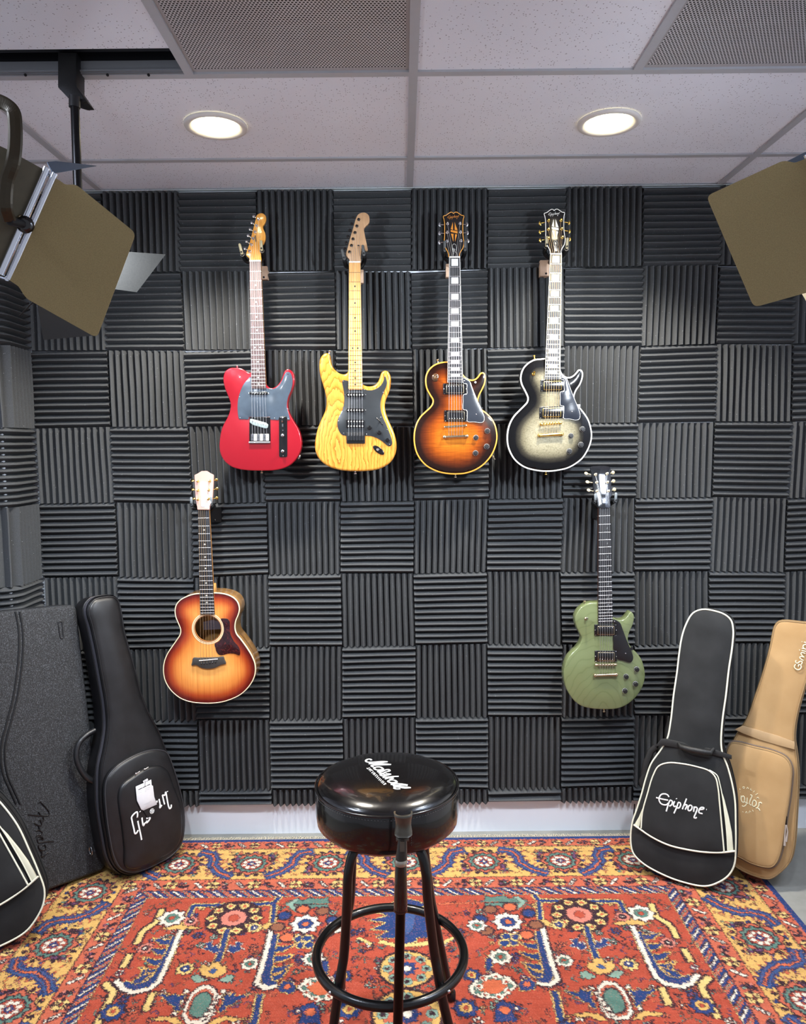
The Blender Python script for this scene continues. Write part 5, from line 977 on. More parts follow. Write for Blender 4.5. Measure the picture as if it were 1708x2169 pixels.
# --- black bags with cream piping ---------------------------------------------------
ZE = Z(1300, 1260, 3.39); ZL = Z(1380, 1640, 10.675)
plE = tplane((1494, 1879), .025, -27, 10)
def epibag(dst, lab, hide=None):
    """traced on plE, then laid on plane dst through a local transform"""
    P, X = dst; src = plE
    def W(p, h=0): x, y = X(p); return P.w(x, y, h)
    class Q:     # plane-like wrapper
        n = P.n
        @staticmethod
        def w(x, y, h=0): x, y = X((x, y)); return P.w(x, y, h)
    L = lambda pts, off=0: src.locs(ZE(pts), off)
    o = L([(640,103),(570,130),(520,210),(490,300),(470,420),(455,550),(430,720),(410,900),(385,1030),(340,1110),(270,1210),(230,1320),(200,1430),(165,1540),(132,1640),(122,1780),(142,1860),(210,1930),(330,2000),(480,2060),(660,2095),(760,2065),(830,2015),(870,1940),(880,1800),(880,1640),(875,1480),(855,1360),(820,1230),(785,1140),(775,1060),(785,900),(810,720),(830,540),(855,370),(862,250),(845,180),(800,140),(730,115)])
    base = W(L([(660,2095)])[0], -.05); base.z = 0
    g = thing('gig_bag', tuple(base), lab, 'guitar bag', 'black bags with cream piping')
    OUT = ccw(smc(o, step=.012)); b = MB(); b.slab(Q, OUT, -.10, 0, .01, .016, dome=.008, domew=.06, grid=.02, hf=wob(.003, 11, 1), seg=3); b.build('shell', NYL, g)
    pipe(Q, inset(OUT, .001), .0032, -.002, PIPE, 'edge_piping', g, step=.02); pipe(Q, inset(OUT, -.001), .0026, -.094, NYL, 'back_piping', g, step=.02)
    b = MB(); n_ = len(OUT); oo = inset(OUT, -.0015); b.add([Q.w(x, y, h_) for h_ in (-.04, -.055) for x, y in oo], [(k, (k+1) % n_, n_+(k+1) % n_, n_+k) for k in range(n_)]); b.build('zipper', ZIP, g)
    # lower panel above/below the cross piping
    pl1 = L([(150,1640),(200,1675),(280,1728),(400,1785),(520,1815),(650,1835),(780,1838),(876,1828)]); pipe(Q, pl1, .0036, .019, PIPE, 'cross_piping', g, False)
    pk = ccw(smc(L([(205,1665),(215,1550),(250,1420),(290,1290),(330,1222),(400,1198),(500,1205),(600,1225),(690,1255),(735,1300),(755,1380),(765,1480),(780,1640),(797,1830),(650,1832),(520,1812),(400,1782),(280,1725)]), step=.01))
    b = MB(); b.slab(Q, pk, .004, .022, .007, 0, dome=.005, domew=.05, grid=.018, hf=wob(.0015, 13)); p = b.build('pocket', NYL, g)
    pipe(Q, L([(205,1665),(215,1550),(250,1420),(290,1290),(330,1222),(400,1198),(500,1205),(600,1225),(690,1255),(735,1300),(755,1380),(765,1480),(780,1640),(797,1830)]), .0028, .021, PIPE, 'pocket_piping', p, False)
    pipe(Q, L([(690,1252),(745,1290),(765,1350),(785,1450),(800,1560),(815,1700),(822,1828)]), .0022, .012, PIPE, 'pocket_piping', p, False)
    for w_ in ([(775,1395),(800,1470),(830,1590),(852,1700),(864,1828),(822,1834),(812,1700),(796,1560)], [(238,1450),(215,1520),(185,1590),(155,1640),(172,1662),(190,1668),(205,1600),(222,1520)]):
        b = MB(); b.slab(Q, L(w_), .006, .013, .002, 0, seg=2); b.build('accent_panel', CRM, g)
    # webbing band and grip
    b = MB(); bd = L([(298,1088),(345,1032),(380,1030),(470,1050),(600,1078),(720,1105),(850,1150),(850,1178),(720,1150),(600,1125),(470,1100),(350,1078)]); b.slab(Q, bd, .002, .009, .002, 0, dome=.001, domew=.01, grid=.01, seg=2); b.build('webbing_band', NYD, g)
    h_ = L([(470,1062),(490,1082),(560,1100),(640,1115),(700,1125),(722,1100)]); b = MB(); b.tube([Q.w(x, y, hh) for (x, y), hh in zip(h_, (.010, .024, .030, .030, .024, .010))], [.006, .010, .012, .012, .010, .006], 12); b.build('handle', M('braided_black_grip', '#131314', .55, bump=1.0, bs=140), g)
    b = MB(); s_ = L([(300,1100),(262,1130),(228,1220),(212,1290),(240,1320)]); b.tube([Q.w(x, y, -.02) for x, y in s_], .012, 8, flat=.25, up=Q.n); b.build('shoulder_strap', NYD, g)
    b = MB(); s_ = L([(225,1300),(200,1350),(212,1385)]); b.tube([Q.w(x, y, -.02) for x, y in s_], .014, 8, flat=.25, up=Q.n); b.build('strap_anchor', NYD, g)
    b = MB(); s_ = L([(140,1520),(135,1590),(140,1640)]); b.tube([Q.w(x, y, -.035) for x, y in s_], .003, 8); b.build('zipper_pull', BLKP, g)
    b = MB()
    for Ln in EPI:
        q = smc(src.locs(ZL(Ln), .028), step=.004, closed=False); b.tube([Q.w(x, y, .0278) for x, y in q], .0027, 6, flat=.4, up=P.n)
    b.build('embroidered_logo', WT, p); return g
epibag((plE, lambda p: p), 'black guitar bag with cream piping, leaning at the right in front of the tan bag')
# the second one at the lower left: fit by two pairs of points
a_, t_ = math.radians(20), math.radians(11.5); plF = PL((-1.285, -.725, 0), (math.sin(a_)*math.cos(t_), -math.cos(a_)*math.cos(t_), math.sin(t_)))
cs_, sn_ = math.cos(.1276), math.sin(.1276); low_ = min(sn_*x+cs_*y for x, y in plE.locs(ZE([(210,1930),(330,2000),(480,2060),(660,2095),(760,2065),(830,2015)])))*plF.t.z
JT = plE.loc(*ZE([(876,1828)])[0]); JX, JY = cs_*JT[0]-sn_*JT[1], sn_*JT[0]+cs_*JT[1]+(.050-low_)/plF.t.z; c2r, s2r = math.cos(.1276+.17), math.sin(.1276+.17)
def XF(p): u, v = p[0]-JT[0], p[1]-JT[1]; return (JX+c2r*u-s2r*v, JY+s2r*u+c2r*v)
print('LOWF', min(plF.w(*XF(q)).z for q in plE.locs(ZE([(210,1930),(330,2000),(480,2060),(660,2095),(760,2065),(830,2015)]))))
epibag((plF, XF), 'black guitar bag with cream piping, cut off at the lower left corner')
# --- tan canvas bag -----------------------------------------------------------------
pl = tplane((1655, 1872), .036, -30, 13); z = ZE
g = thing('gig_bag', tuple(pl.w(*pl.loc(1655, 1872), -.05)), 'tan canvas guitar bag leaning at the right edge behind the black piped bag', 'guitar bag')
o = smc(pl.locs(z([(1230,183),(1185,190),(1155,225),(1140,280),(1120,380),(1070,560),(1010,740),(950,900),(880,1010),(840,1080),(790,1200),(745,1350),(720,1550),(730,1750),(790,1880),(880,1960),(1000,2020),(1120,2045),(1210,1990),(1270,1920),(1300,1800),(1315,1600),(1325,1400),(1325,1250),(1312,1120),(1300,1040),(1308,930),(1330,820),(1370,680),(1420,520),(1460,400),(1480,300),(1465,230),(1420,205),(1330,192)])), step=.012)
OUT = ccw(o); b = MB(); b.slab(pl, OUT, -.13, 0, .012, .03, dome=.01, domew=.07, grid=.022, hf=wob(.003, 10, 3), seg=4); b.build('shell', TAN, g)
pipe(pl, inset(OUT, .003), .003, -.003, TAND, 'edge_piping', g, step=.02); pipe(pl, inset(OUT, -.001), .003, -.045, TAND, 'edge_piping', g, step=.02)
b = MB(); n_ = len(OUT); oo = inset(OUT, -.0015); b.add([pl.w(x, y, h_) for h_ in (-.018, -.036) for x, y in oo], [(k, (k+1) % n_, n_+(k+1) % n_, n_+k) for k in range(n_)]); b.build('zipper', M('taupe_zipper', '#6f5f52', .6, bump=.5, bs=900), g)
b = MB(); b.slab(pl, pl.locs(z([(870,965),(930,938),(1060,975),(1180,1010),(1300,1055),(1302,1112),(1180,1080),(1060,1045),(940,1000)]), .01), .002, .014, .002, 0, dome=.001, domew=.02, grid=.02, seg=2); b.build('webbing_band', M('tan_webbing', '#a98c66', .7, bump=.3, bs=900), g)
pk = ccw(smc(pl.locs(z([(845,1062),(900,1060),(1000,1085),(1150,1122),(1240,1165),(1280,1230),(1275,1400),(1245,1600),(1205,1850),(1172,1930),(1130,1960),(1000,1935),(900,1885),(800,1830),(755,1700),(760,1400),(800,1180)]), .02), step=.012))
b = MB(); b.slab(pl, pk, .003, .030, .012, 0, dome=.006, domew=.06, grid=.02, hf=wob(.002, 12, 1)); p = b.build('pocket', TAN, g); pipe(pl, inset(pk, .004), .0028, .026, TAND, 'pocket_piping', p, step=.02)
pipe(pl, inset(pk, -.002), .0035, .012, M('taupe_zipper', '#6f5f52', .6), 'pocket_zipper', p, step=.02)
b = MB(); b.tube([pl.w(*pl.loc(*z([(1243,1590)])[0], .025), .024), pl.w(*pl.loc(*z([(1240,1650)])[0], .025), .026)], .003, 8); b.build('zipper_slider', M('dark_bronze', '#2a2018', .35, .7), p)
for q in ([(1243,1650),(1252,1700),(1240,1770)], [(1238,1650),(1232,1720),(1230,1800)]):
    b = MB(); b.tube([pl.w(*pl.loc(*v, .025), .028) for v in z(q)], [.0022, .0022, .0042], 8, flat=.6, up=pl.n); b.build('zipper_pull', M('grey_cord', '#9a8f88', .5), p)
CW = M('cream_embroidery', '#dfd9b8', .6); zg_ = Z(1660, 1330, 19.72)
GSM = [[(520,1520),(470,1580),(465,1650),(530,1720),(610,1755),(700,1720),(745,1640),(730,1560),(690,1540),(635,1545),(632,1620)], [(545,1355),(510,1400),(530,1460),(590,1480),(660,1430),(730,1390),(780,1420),(780,1480),(745,1530)], [(840,1365),(760,1320),(690,1260),(700,1210),(760,1200),(870,1230)], [(870,1230),(790,1160),(735,1080),(770,1030),(830,1040),(915,1075)], [(765,945),(850,960),(940,990)], [(665,925),(690,930)], [(770,850),(860,870),(960,900)], [(860,870),(820,780),(850,720),(960,690)], [(860,600),(980,620)], [(765,580),(790,588)]]
b = MB(); ribbon(b, pl, [pl.locs(zg_(L), .012) for L in GSM], .0042, .0125, .0012, 6, step=.004); b.build('embroidered_lettering', CW, g)
zt = Z(1560, 1640, 11.54)
TAY = [[(125,520),(120,600),(140,670),(175,690),(205,620),(200,560),(170,530),(140,560)], [(270,570),(260,680),(230,760),(180,785),(140,770)], [(200,600),(210,680),(260,700)], [(345,505),(385,520),(340,640),(325,730),(370,760)], [(430,630),(395,700),(400,770),(440,790),(490,740),(480,660),(430,630)], [(560,690),(555,760),(520,830)], [(480,825),(550,840),(570,880)], [(560,700),(600,690),(625,715)], [(575,890),(585,895)], [(290,720),(262,700)]]
TAY += [[(155,310),(180,350),(205,340),(200,310),(160,308)], [(255,355),(280,315),(300,360)], [(360,345),(350,385),(385,395)], [(450,400),(425,440)], [(475,505),(530,470)], [(505,590),(530,560),(555,600)], [(150,910),(180,930)], [(225,950),(250,905),(270,955)], [(310,950),(330,895),(360,925)], [(390,870),(425,905),(400,900)], [(85,345),(95,385)], [(95,430),(100,440)]]
b = MB(); ribbon(b, pl, [pl.locs(zt(L), .037) for L in TAY[:10]], .0042, .0375, .0012, 6, step=.004); ribbon(b, pl, [pl.locs(zt(L), .037) for L in TAY[10:]], .0022, .0375, .0012, 6, step=.004); b.build('embroidered_logo', CW, p)
# ================================================================== STOOL
cx, cy = -.049, -1.140; ZT = .76
g = thing('bar_stool', (cx, cy, 0), 'round black padded bar stool with white lettering, standing on the rug', 'stool')
VIN = NT('glossy_black_vinyl'); c_ = VIN.coord(); VIN.set('#0c0b0c', .2, 0, .4, .5); VIN.bump(VIN.noise(c_, 14, 3), .12, .006); VIN = VIN.m
R0 = .187
b = MB(); b.lathe([(.02, -.118), (.15, -.118), (.172, -.112), (.186, -.098), (R0+.002, -.075), (R0+.003, -.04), (R0, -.012), (R0-.004, -.002), (R0-.012, .006), (R0-.035, .0145), (R0-.075, .021), (.06, .0245), (.0001, .0255)], (cx, cy, ZT), (0, 0, 1), 72, caps=False); seat = b.build('seat_cushion', VIN, g)
b = MB(); b.tube([(cx+math.cos(2*PI*k/72)*(R0+.001), cy+math.sin(2*PI*k/72)*(R0+.001), ZT-.004) for k in range(72)], .0028, 8, closed=True, caps=False); b.build('seam_piping', VIN, seat)
b = MB()
for k in range(150):
    a = 2*PI*k/150; b.tube([(cx+math.cos(a+d)*(R0+.0024), cy+math.sin(a+d)*(R0+.0024), ZT-.0125) for d in (0, .022)], .0006, 4)
for k in range(11): b.tube([(cx+math.cos(-1.24)*(R0+.0034), cy+math.sin(-1.24)*(R0+.0034), ZT-.02-k*.006+d) for d in (0, .0028)], .0005, 4)
b.build('stitching', M('grey_thread', '#5a5a5a', .7), seat)
class HZ:      # level plane over the seat
    n = V((0, 0, 1))
    @staticmethod
    def w(x, y, h=0): return V((x, y, h))
def topz(x, y):
    r = math.hypot(x-cx, y-cy); return ZT+float(np.interp(r, [0, .06, R0-.075, R0-.035, R0-.012], [.0255, .0245, .021, .0145, .006]))
zm = Z(760, 1590, 12.2)
MAR = [[(330,250),(300,225),(240,225),(185,260),(230,300),(400,300),(600,285),(745,290)], [(745,290),(560,315),(400,335),(265,340)], [(265,340),(420,350),(640,345),(835,362)], [(835,362),(600,372),(420,380),(330,390),(380,430)],
 [(640,480),(560,430),(450,430),(400,455),(460,500),(560,500),(640,485)], [(640,485),(560,520),(480,545)], [(480,550),(600,545),(700,500),(780,495),(800,525),(740,545)], [(520,580),(620,590),(720,550)],
 [(700,600),(820,610),(720,640),(620,610),(560,620),(620,660),(720,650)], [(620,700),(740,690),(860,675),(1035,668)], [(680,740),(760,715),(850,700),(890,715),(800,750)], [(990,810),(930,770),(830,765),(760,790),(820,830),(930,830),(1000,815)], [(1000,815),(900,845),(830,860)],
 [(830,885),(960,860),(1100,865),(1265,890)], [(880,905),(1000,900),(1150,895),(1265,905)], [(900,940),(1000,925),(1150,940),(1345,960)], [(1345,960),(1200,972),(1050,950),(940,950),(920,975),(980,995),(1075,990)]]
AMP = [[(210,455),(240,480)], [(230,465),(290,445)], [(255,500),(300,470),(275,515),(325,485)], [(295,540),(345,500),(370,525)], [(330,580),(385,545)], [(365,610),(415,570)], [(390,635),(435,590)], [(425,665),(465,620),(480,640)], [(455,700),(500,655)], [(490,730),(530,690)], [(520,770),(560,720)], [(555,790),(590,750)], [(580,825),(630,780),(640,800)], [(610,850),(660,810)], [(640,880),(700,840),(710,860),(650,885)]]
def seatpt(p):
    q = atZ(p[0], p[1], ZT+.022)
    for _ in range(3): q = atZ(p[0], p[1], topz(q.x, q.y))
    return q
b = MB()
for L in MAR: q = smc([tuple(seatpt(p)) for p in zm(L)], step=.003, closed=False); b.tube([V(p)+V((0, 0, .0004)) for p in q], .0031, 6, flat=.3, up=(0, 0, 1))
for L in AMP: b.tube([seatpt(p)+V((0, 0, .0004)) for p in zm(L)], .0014, 6, flat=.3, up=(0, 0, 1))
b.build('white_lettering', M('white_print', '#eceee9', .45), seat)
LEG = M('black_powder_coated_steel', '#0d0d0e', .3, .2, coat=.3)
zr, RR = .27, .212; rc = (-.046, -1.125)
b = MB(); b.tube([(rc[0]+math.cos(2*PI*k/72)*(RR-.012), rc[1]+math.sin(2*PI*k/72)*(RR-.012), zr) for k in range(72)], .0125, 16, closed=True, caps=False); b.build('foot_ring', LEG, g)
b = MB(); b.lathe([(.10, 0), (.10, .01), (.02, .012)], (cx, cy, ZT-.130), (0, 0, 1), 32); b.build('seat_plate', LEG, g)
for i, (sx, sy) in enumerate(((-1, 1), (1, 1), (-1, -1), (1, -1))):
    fx, fy = (-.20 if sx < 0 else .128), (-.965 if sy > 0 else -1.29)
    if sy < 0: fx = -.213 if sx < 0 else .141
    tx, ty = cx+sx*.062, cy+sy*.062; kx, ky = cx+sx*.098, cy+sy*.098
    rx, ry = rc[0]+sx*.128, rc[1]+sy*.128
    pts = [(tx-sx*.02, ty-sy*.02, ZT-.131), (tx, ty, ZT-.134), (kx-sx*.012, ky-sy*.012, ZT-.150), (kx, ky, ZT-.195), (kx+sx*.004, ky+sy*.004, ZT-.26), (rx-sx*.012, ry-sy*.012, zr+.075), (rx-sx*.004, ry-sy*.004, zr+.03), (rx+sx*.004, ry+sy*.004, zr-.02), (fx, fy, .014)]
    b = MB(); b.tube(smc(pts, n=6, closed=False), .0125, 14); l = b.build('leg', LEG, g)
    b = MB(); b.lathe([(.012, .001), (.0145, .003), (.0145, .022), (.013, .026)], (fx, fy, .008), (0, 0, 1), 16); b.build('rubber_foot', BLKM, l)
    b = MB(); d = V((sx, sy, 0)).normalized(); b.lathe([(.005, 0), (.005, .002), (.0025, .004)], V((rc[0], rc[1], zr))+d*(RR), d, 10); b.build('ring_bolt', CHROME, l)
# ================================================================== MIC STAND
zc = Z(780, 1690, 8.343); my = -1.55
def mp(x, y): return atY(*zc([(x, y)])[0], my)
gb = mp(545, 4000); gb = V((-.030, my, 0))
g = thing('microphone_stand', tuple(gb), 'black microphone stand with an empty clip, in front of the stool', 'microphone stand')
TUB = M('dark_steel_tube', '#1a1310', .3, .7)
top, bot = mp(580, 1150), mp(575, 1960); axv = (top-bot).normalized()
lo = bot-axv*.0; foot = V((-.034, my, .03))
b = MB(); b.tube([bot+axv*.01, foot], .0105, 20); b.build('tube', TUB, g)
b = MB(); b.tube([top, top-axv*.012, bot+axv*.015, bot], [.0118, .0125, .0145, .0142], 24); b.build('grip', M('gloss_black_grip', '#050506', .12, coat=.8), g)
b = MB(); b.lathe([(.0148, 0), (.0148, .004), (.0125, .006)], bot, -axv, 24); b.build('grip_ring', M('dark_ring', '#4a4440', .25, .9), g)
b = MB(); b.lathe([(.0128, -.003), (.0132, .002), (.0125, .007), (.0118, .009)], top, axv, 24); b.build('collar', M('brushed_steel_collar', '#b9b5a8', .3, .9), g)
j0, j1, j2 = mp(590, 1070), mp(600, 900), mp(608, 690); b = MB(); b.tube([j0, j1, j2], [.0122, .0108, .0095], 20); b.build('swivel_body', M('grey_black_moulding', '#34332f', .3, .2), g)
b = MB(); b.box((j1+j2)/2+V((0, -.0095, -.002)), (.010, .005, .022)); b.lathe([(.005, -.0135), (.005, .0135)], (j2.x, j2.y, j2.z-.004), (1, 0, 0), 14); b.build('swivel_joint', M('grey_tab', '#5d5a50', .4, .2), g)
CL = NT('satin_graphite_clip'); CL = CL.set('#57554c', .3, .5, .3)
# clip: open sleeve, prongs up
c0, c1, c2 = mp(625, 640), mp(625, 430), mp(620, 255); ax_ = (c2-c0).normalized(); N = 22; b = MB(); rows = []
for t in np.linspace(0, 1, 9):
    c = c0.lerp(c2, float(t)); r = .0172+.0016*math.cos(t*6.2)+.001*t; op = .9+1.5*min(1, max(0, (t-.4)/.3)); ring_ = []
    for k in range(N+1):
        a = -PI/2+op/2+(2*PI-op)*k/N
        ring_.append(c+V((math.cos(a+PI), 0, 0))*r*1.0+V((0, math.sin(a+PI)*-1, 0))*r*-.9)
    rows.append(ring_)
for rr in (0, 1):
    off = len(b.v)
    for ring_, t in zip(rows, np.linspace(0, 1, 9)):
        c = c0.lerp(c2, float(t))
        for p in ring_: b.v.append(c+(p-c)*(1 if rr == 0 else .84))
    for i in range(8):
        for k in range(N): b.f.append([off+i*(N+1)+k, off+i*(N+1)+k+1, off+(i+1)*(N+1)+k+1, off+(i+1)*(N+1)+k]); b.m.append(0); b.sm.append(True)
M_ = 9*(N+1)
for i in range(8):
    for k in (0, N): b.f.append([i*(N+1)+k, (i+1)*(N+1)+k, M_+(i+1)*(N+1)+k, M_+i*(N+1)+k]); b.m.append(0); b.sm.append(False)
for k in range(N):
    for i in (0, 8): b.f.append([i*(N+1)+k, i*(N+1)+k+1, M_+i*(N+1)+k+1, M_+i*(N+1)+k]); b.m.append(0); b.sm.append(False)
b.lathe([(.0165, 0), (.0001, -.001)], c0, ax_, 22, caps=False); b.build('microphone_clip', CL, g)
b = MB(); b.lathe([(.125, 0), (.127, .006), (.12, .014), (.04, .024), (.018, .034), (.014, .05)], (gb.x, gb.y, .0065), (0, 0, 1), 48); b.build('round_base', M('black_cast_iron', '#0f0f10', .5), g)
# ================================================================== RUG
RZ = .006; CELL = .0025; HW = 1.355; Y0 = -.038; LEN = 3.62
NXr = int(2*HW/CELL); NYr = int(LEN/CELL)
xs_ = -HW+(np.arange(NXr)+.5)*CELL; ys_ = Y0-(np.arange(NYr)+.5)*CELL
Xg, Yg = np.meshgrid(xs_, ys_)
def lc(c): return np.array(hx(c)[:3], np.float32)
RC = {k: lc(v) for k, v in dict(red='#b04e3b', red2='#c4674f', pink='#cf8070', yel='#d8ae66', yel2='#e0c27c', blue='#2b4174', blue2='#40598a', teal='#5c8076', teal2='#86a596', white='#e6dccb', dark='#382830', orange='#cf6c4a', plum='#6a4668', brown='#8a5a44', grey='#a29d90').items()}
nz = rng.rand(NYr//8+3, NXr//8+3); 
def up(a, k, ny, nx):
    y = np.arange(ny)/k; x = np.arange(nx)/k; yi = y.astype(int); xi = x.astype(int); fy = (y-yi)[:, None]; fx = (x-xi)[None]
    A = a[yi][:, xi]; B = a[yi][:, xi+1]; C = a[yi+1][:, xi]; D_ = a[yi+1][:, xi+1]; return (A*(1-fx)+B*fx)*(1-fy)+(C*(1-fx)+D_*fx)*fy
dd = np.minimum(HW-np.abs(Xg), np.minimum(Y0-Yg, Yg-(Y0-LEN)))      # distance from the rug's edge
Cn = np.zeros((NYr, NXr, 3), np.float32); Cn[:] = RC['red']
# raster helpers in rug metres; everything is mirrored left-right and end-to-end
def fill(poly, col, mirror=True, jag=.0015):
    P = np.array(poly, float)
    opts = [(1, 0)]
    if mirror: opts = [(1, 0), (-1, 0)]
    for sx, _ in opts:
        for ey in ((0, 1) if mirror else (0,)):
            Q = P*[sx, 1]
            if ey: Q = np.column_stack([Q[:, 0], 2*(Y0-LEN/2)-Q[:, 1]])
            x0, y0 = Q.min(0); x1, y1 = Q.max(0)
            i0, i1 = max(0, int((x0+HW)/CELL)-1), min(NXr, int((x1+HW)/CELL)+2); j0, j1 = max(0, int((Y0-y1)/CELL)-1), min(NYr, int((Y0-y0)/CELL)+2)
            if i0 >= i1 or j0 >= j1: continue
            px_ = Xg[j0:j1, i0:i1].ravel(); py_ = Yg[j0:j1, i0:i1].ravel(); k = pin(np.column_stack([px_, py_]), Q).reshape(j1-j0, i1-i0)
            Cn[j0:j1, i0:i1][k] = RC[col]
def line(pts, w, col, mirror=True):
    for a, b in zip(pts[:-1], pts[1:]):
        a, b = np.array(a, float), np.array(b, float); d = b-a; L = np.hypot(*d)
        if L < 1e-6: continue
        d = d/L*w*.25; n_ = np.array([-d[1], d[0]])/(w*.25)*w/2
        fill([a-d+n_, b+d+n_, b+d-n_, a-d-n_], col, mirror)
def disc(c, rx, ry, col, n=12, mirror=True, ph=0, jag=0):
    fill([(c[0]+math.cos(2*PI*k/n+ph)*rx*(1+(jag if k % 2 else 0)), c[1]+math.sin(2*PI*k/n+ph)*ry*(1+(jag if k % 2 else 0))) for k in range(n)], col, mirror)
def blob(pts, col, out=None, w=.006, mirror=True):
    if out: line(list(pts)+[pts[0]], w, out, mirror)
    fill(pts, col, mirror)
def star(c, r, n, inner, col, mirror=True): fill([(c[0]+math.cos(PI*k/n)*r*(1 if k % 2 == 0 else inner), c[1]+math.sin(PI*k/n)*r*(1 if k % 2 == 0 else inner)) for k in range(2*n)], col, mirror)
zl = Z(0, 1740, 2.44)
def F(pts): return [tuple(atZ(a, b, RZ)[:2]) for a, b in zl(pts)]
F1 = lambda x, y: F([(x, y)])[0]
# ---- field scatter: little curls and florets first (they lie under the main motifs)
rr = random.Random(5)
for _ in range(1500):
    x, y = rr.uniform(.01, .94), rr.uniform(-1.86, -.47); a = rr.uniform(0, 6.28); s = rr.uniform(.008, .024); c = rr.choice(['dark', 'brown', 'dark', 'brown', 'orange', 'teal', 'plum'])
    line([(x, y), (x+math.cos(a)*s, y+math.sin(a)*s), (x+math.cos(a+.9)*s*1.5, y+math.sin(a+.9)*s*1.5)], .0035, c)
for _ in range(260):
    x, y = rr.uniform(.03, .92), rr.uniform(-1.84, -.49); r = rr.uniform(.006, .013); c = rr.choice(['yel', 'teal', 'white', 'orange', 'blue', 'teal2'])
    for k in range(5): a = 2*PI*k/5; disc((x+math.cos(a)*r, y+math.sin(a)*r), r*.62, r*.62, 'dark', 8); disc((x+math.cos(a)*r, y+math.sin(a)*r), r*.42, r*.42, c, 8)
    disc((x, y), r*.4, r*.4, rr.choice(['red2', 'white', 'plum']), 8)
# ---- traced motifs (left half; mirrored)
def teeth(pts, side, n, ln_, col, out='yel'):
    q = lin([tuple(p) for p in pts], .004, False); m = len(q)
    for k in range(n):
        i = int((k+.5)/n*(m-1)); a = np.array(q[max(0, i-3)]); b = np.array(q[min(m-1, i+3)]); d = (b-a)/max(1e-6, np.hypot(*(b-a))); nn = np.array([-d[1], d[0]])*side; c = np.array(q[i])
        t = [c-d*.020, c+nn*ln_*.6-d*.012, c+nn*ln_*1.25-d*.022, c+nn*ln_*.7+d*.008, c+d*.016]
        line([t[0], t[1], t[2], t[3], t[4]], .010, out)
        fill(t, col)
blob(F([(955,525),(998,432),(1220,425),(1420,416),(1440,392),(1450,392),(1432,432),(1416,432),(1220,437),(1006,446),(968,525)]), 'blue', 'yel2', .006)
for w_, c_l in ((.026, 'yel2'), (.015, 'blue')):
    for q_ in ([(962,522),(1002,436),(1220,431),(1418,424),(1442,394)], [(1420,424),(1412,520)], [(1220,431),(1220,452)]): line(F(q_), w_, c_l)
line(F([(1430,425),(1700,428),(2080,432)]), .008, 'orange')
blob(F([(1470,430),(1500,412),(1545,398),(1560,412),(1600,395),(1660,402),(1700,392),(1700,425),(1555,427)]), 'teal', 'dark', .003); blob(F([(1500,436),(1560,440),(1580,462),(1640,442),(1660,465),(1700,445),(1700,430),(1550,430)]), 'teal', 'dark', .003); blob(F([(1480,430),(1530,470),(1550,462),(1515,430),(1550,402),(1530,398)]), 'teal2')
for x0 in (0, 458): blob(F([(835+x0,552),(900+x0,540),(915+x0,530),(940+x0,522),(965+x0,530),(980+x0,538),(1045+x0,550),(1000+x0,560),(962+x0,554),(945+x0,568),(925+x0,554),(890+x0,562)]), 'yel', 'dark', .004)
def hook(pts, wpx, bl, side, n):
    p = F(pts); line(p, .027, 'dark'); q = F(bl); teeth(q, side, n, .062, 'blue'); line(q, .036, 'yel2'); line(q, .028, 'blue'); line(p, .017, 'white')
hook([(937,565),(905,640),(880,700),(850,770),(820,830),(770,868),(690,885),(640,868),(605,825)], 0, [(915,600),(880,680),(850,740),(820,795),(770,840),(700,862),(640,845)], -1, 6)
hook([(1402,560),(1385,640),(1370,700),(1350,770),(1330,835),(1370,862),(1430,850)], 0, [(1415,590),(1402,660),(1388,730),(1375,800),(1385,838),(1415,842)], 1, 5)
for pts in ([(838,455),(812,520),(755,555),(735,575),(708,628)], [(672,690),(640,752)], [(545,840),(588,882),(550,960),(505,1047)], [(790,890),(755,975)]):
    p = F(pts); line(p, .032, 'dark'); line(p, .020, 'yel2')
c = F1(1210, 500); disc(c, .1, .1, 'dark', 16)
for k in range(10):
    a = 2*PI*k/10; q = (c[0]+math.cos(a)*.078, c[1]+math.sin(a)*.072); disc(q, .026, .025, 'dark', 4, ph=a); disc(q, .021, .020, 'yel2', 4, ph=a); disc(q, .008, .008, 'orange', 6)
disc(c, .052, .05, 'dark', 12); disc(c, .046, .044, 'pink', 12); disc(c, .02, .02, 'red', 10)
def rose8(c, r, cols=('white', 'teal', 'red')): star(c, r*1.12, 8, .72, 'dark'); star(c, r, 8, .74, cols[0]); disc(c, r*.5, r*.5, cols[1], 10); disc(c, r*.22, r*.22, cols[2], 8)
rose8(F1(890, 500), .05)
c = F1(1580, 530)
for k in range(8): a = 2*PI*k/8+.2; q = (c[0]+math.cos(a)*.095, c[1]+math.sin(a)*.085); disc(q, .03, .028, 'dark', 8); disc(q, .023, .022, ['blue', 'brown', 'orange'][k % 3], 8)
rose8(c, .055, ('white', 'blue', 'orange'))
for dy in ((585, 640, 610)):
    pass
for q in ((1545,608), (1590,605), (1560,640), (1600,640)): p = F1(*q); disc(p, .022, .02, 'yel2', 7); disc(p, .016, .015, 'blue', 7)
line(F([(1175,562),(1152,650),(1126,724)]), .028, 'yel2'); line(F([(1175,562),(1152,650),(1126,724)]), .017, 'blue')
for s_ in (-1, 1):
    f_ = lambda pts: F([(1158+s_*(x), y) for x, y in pts]); blob(f_([(20,672),(35,640),(60,650),(62,622),(95,632),(80,650),(108,660),(70,668),(50,680)]), 'blue', 'white', .005)
blob(F([(1030,770),(1045,742),(1085,750),(1095,728),(1140,728),(1145,752),(1172,745),(1172,780),(1140,800),(1110,812),(1070,805),(1050,800)]), 'yel', 'dark', .004); disc(F1(1103, 772), .012, .012, 'blue2', 8)
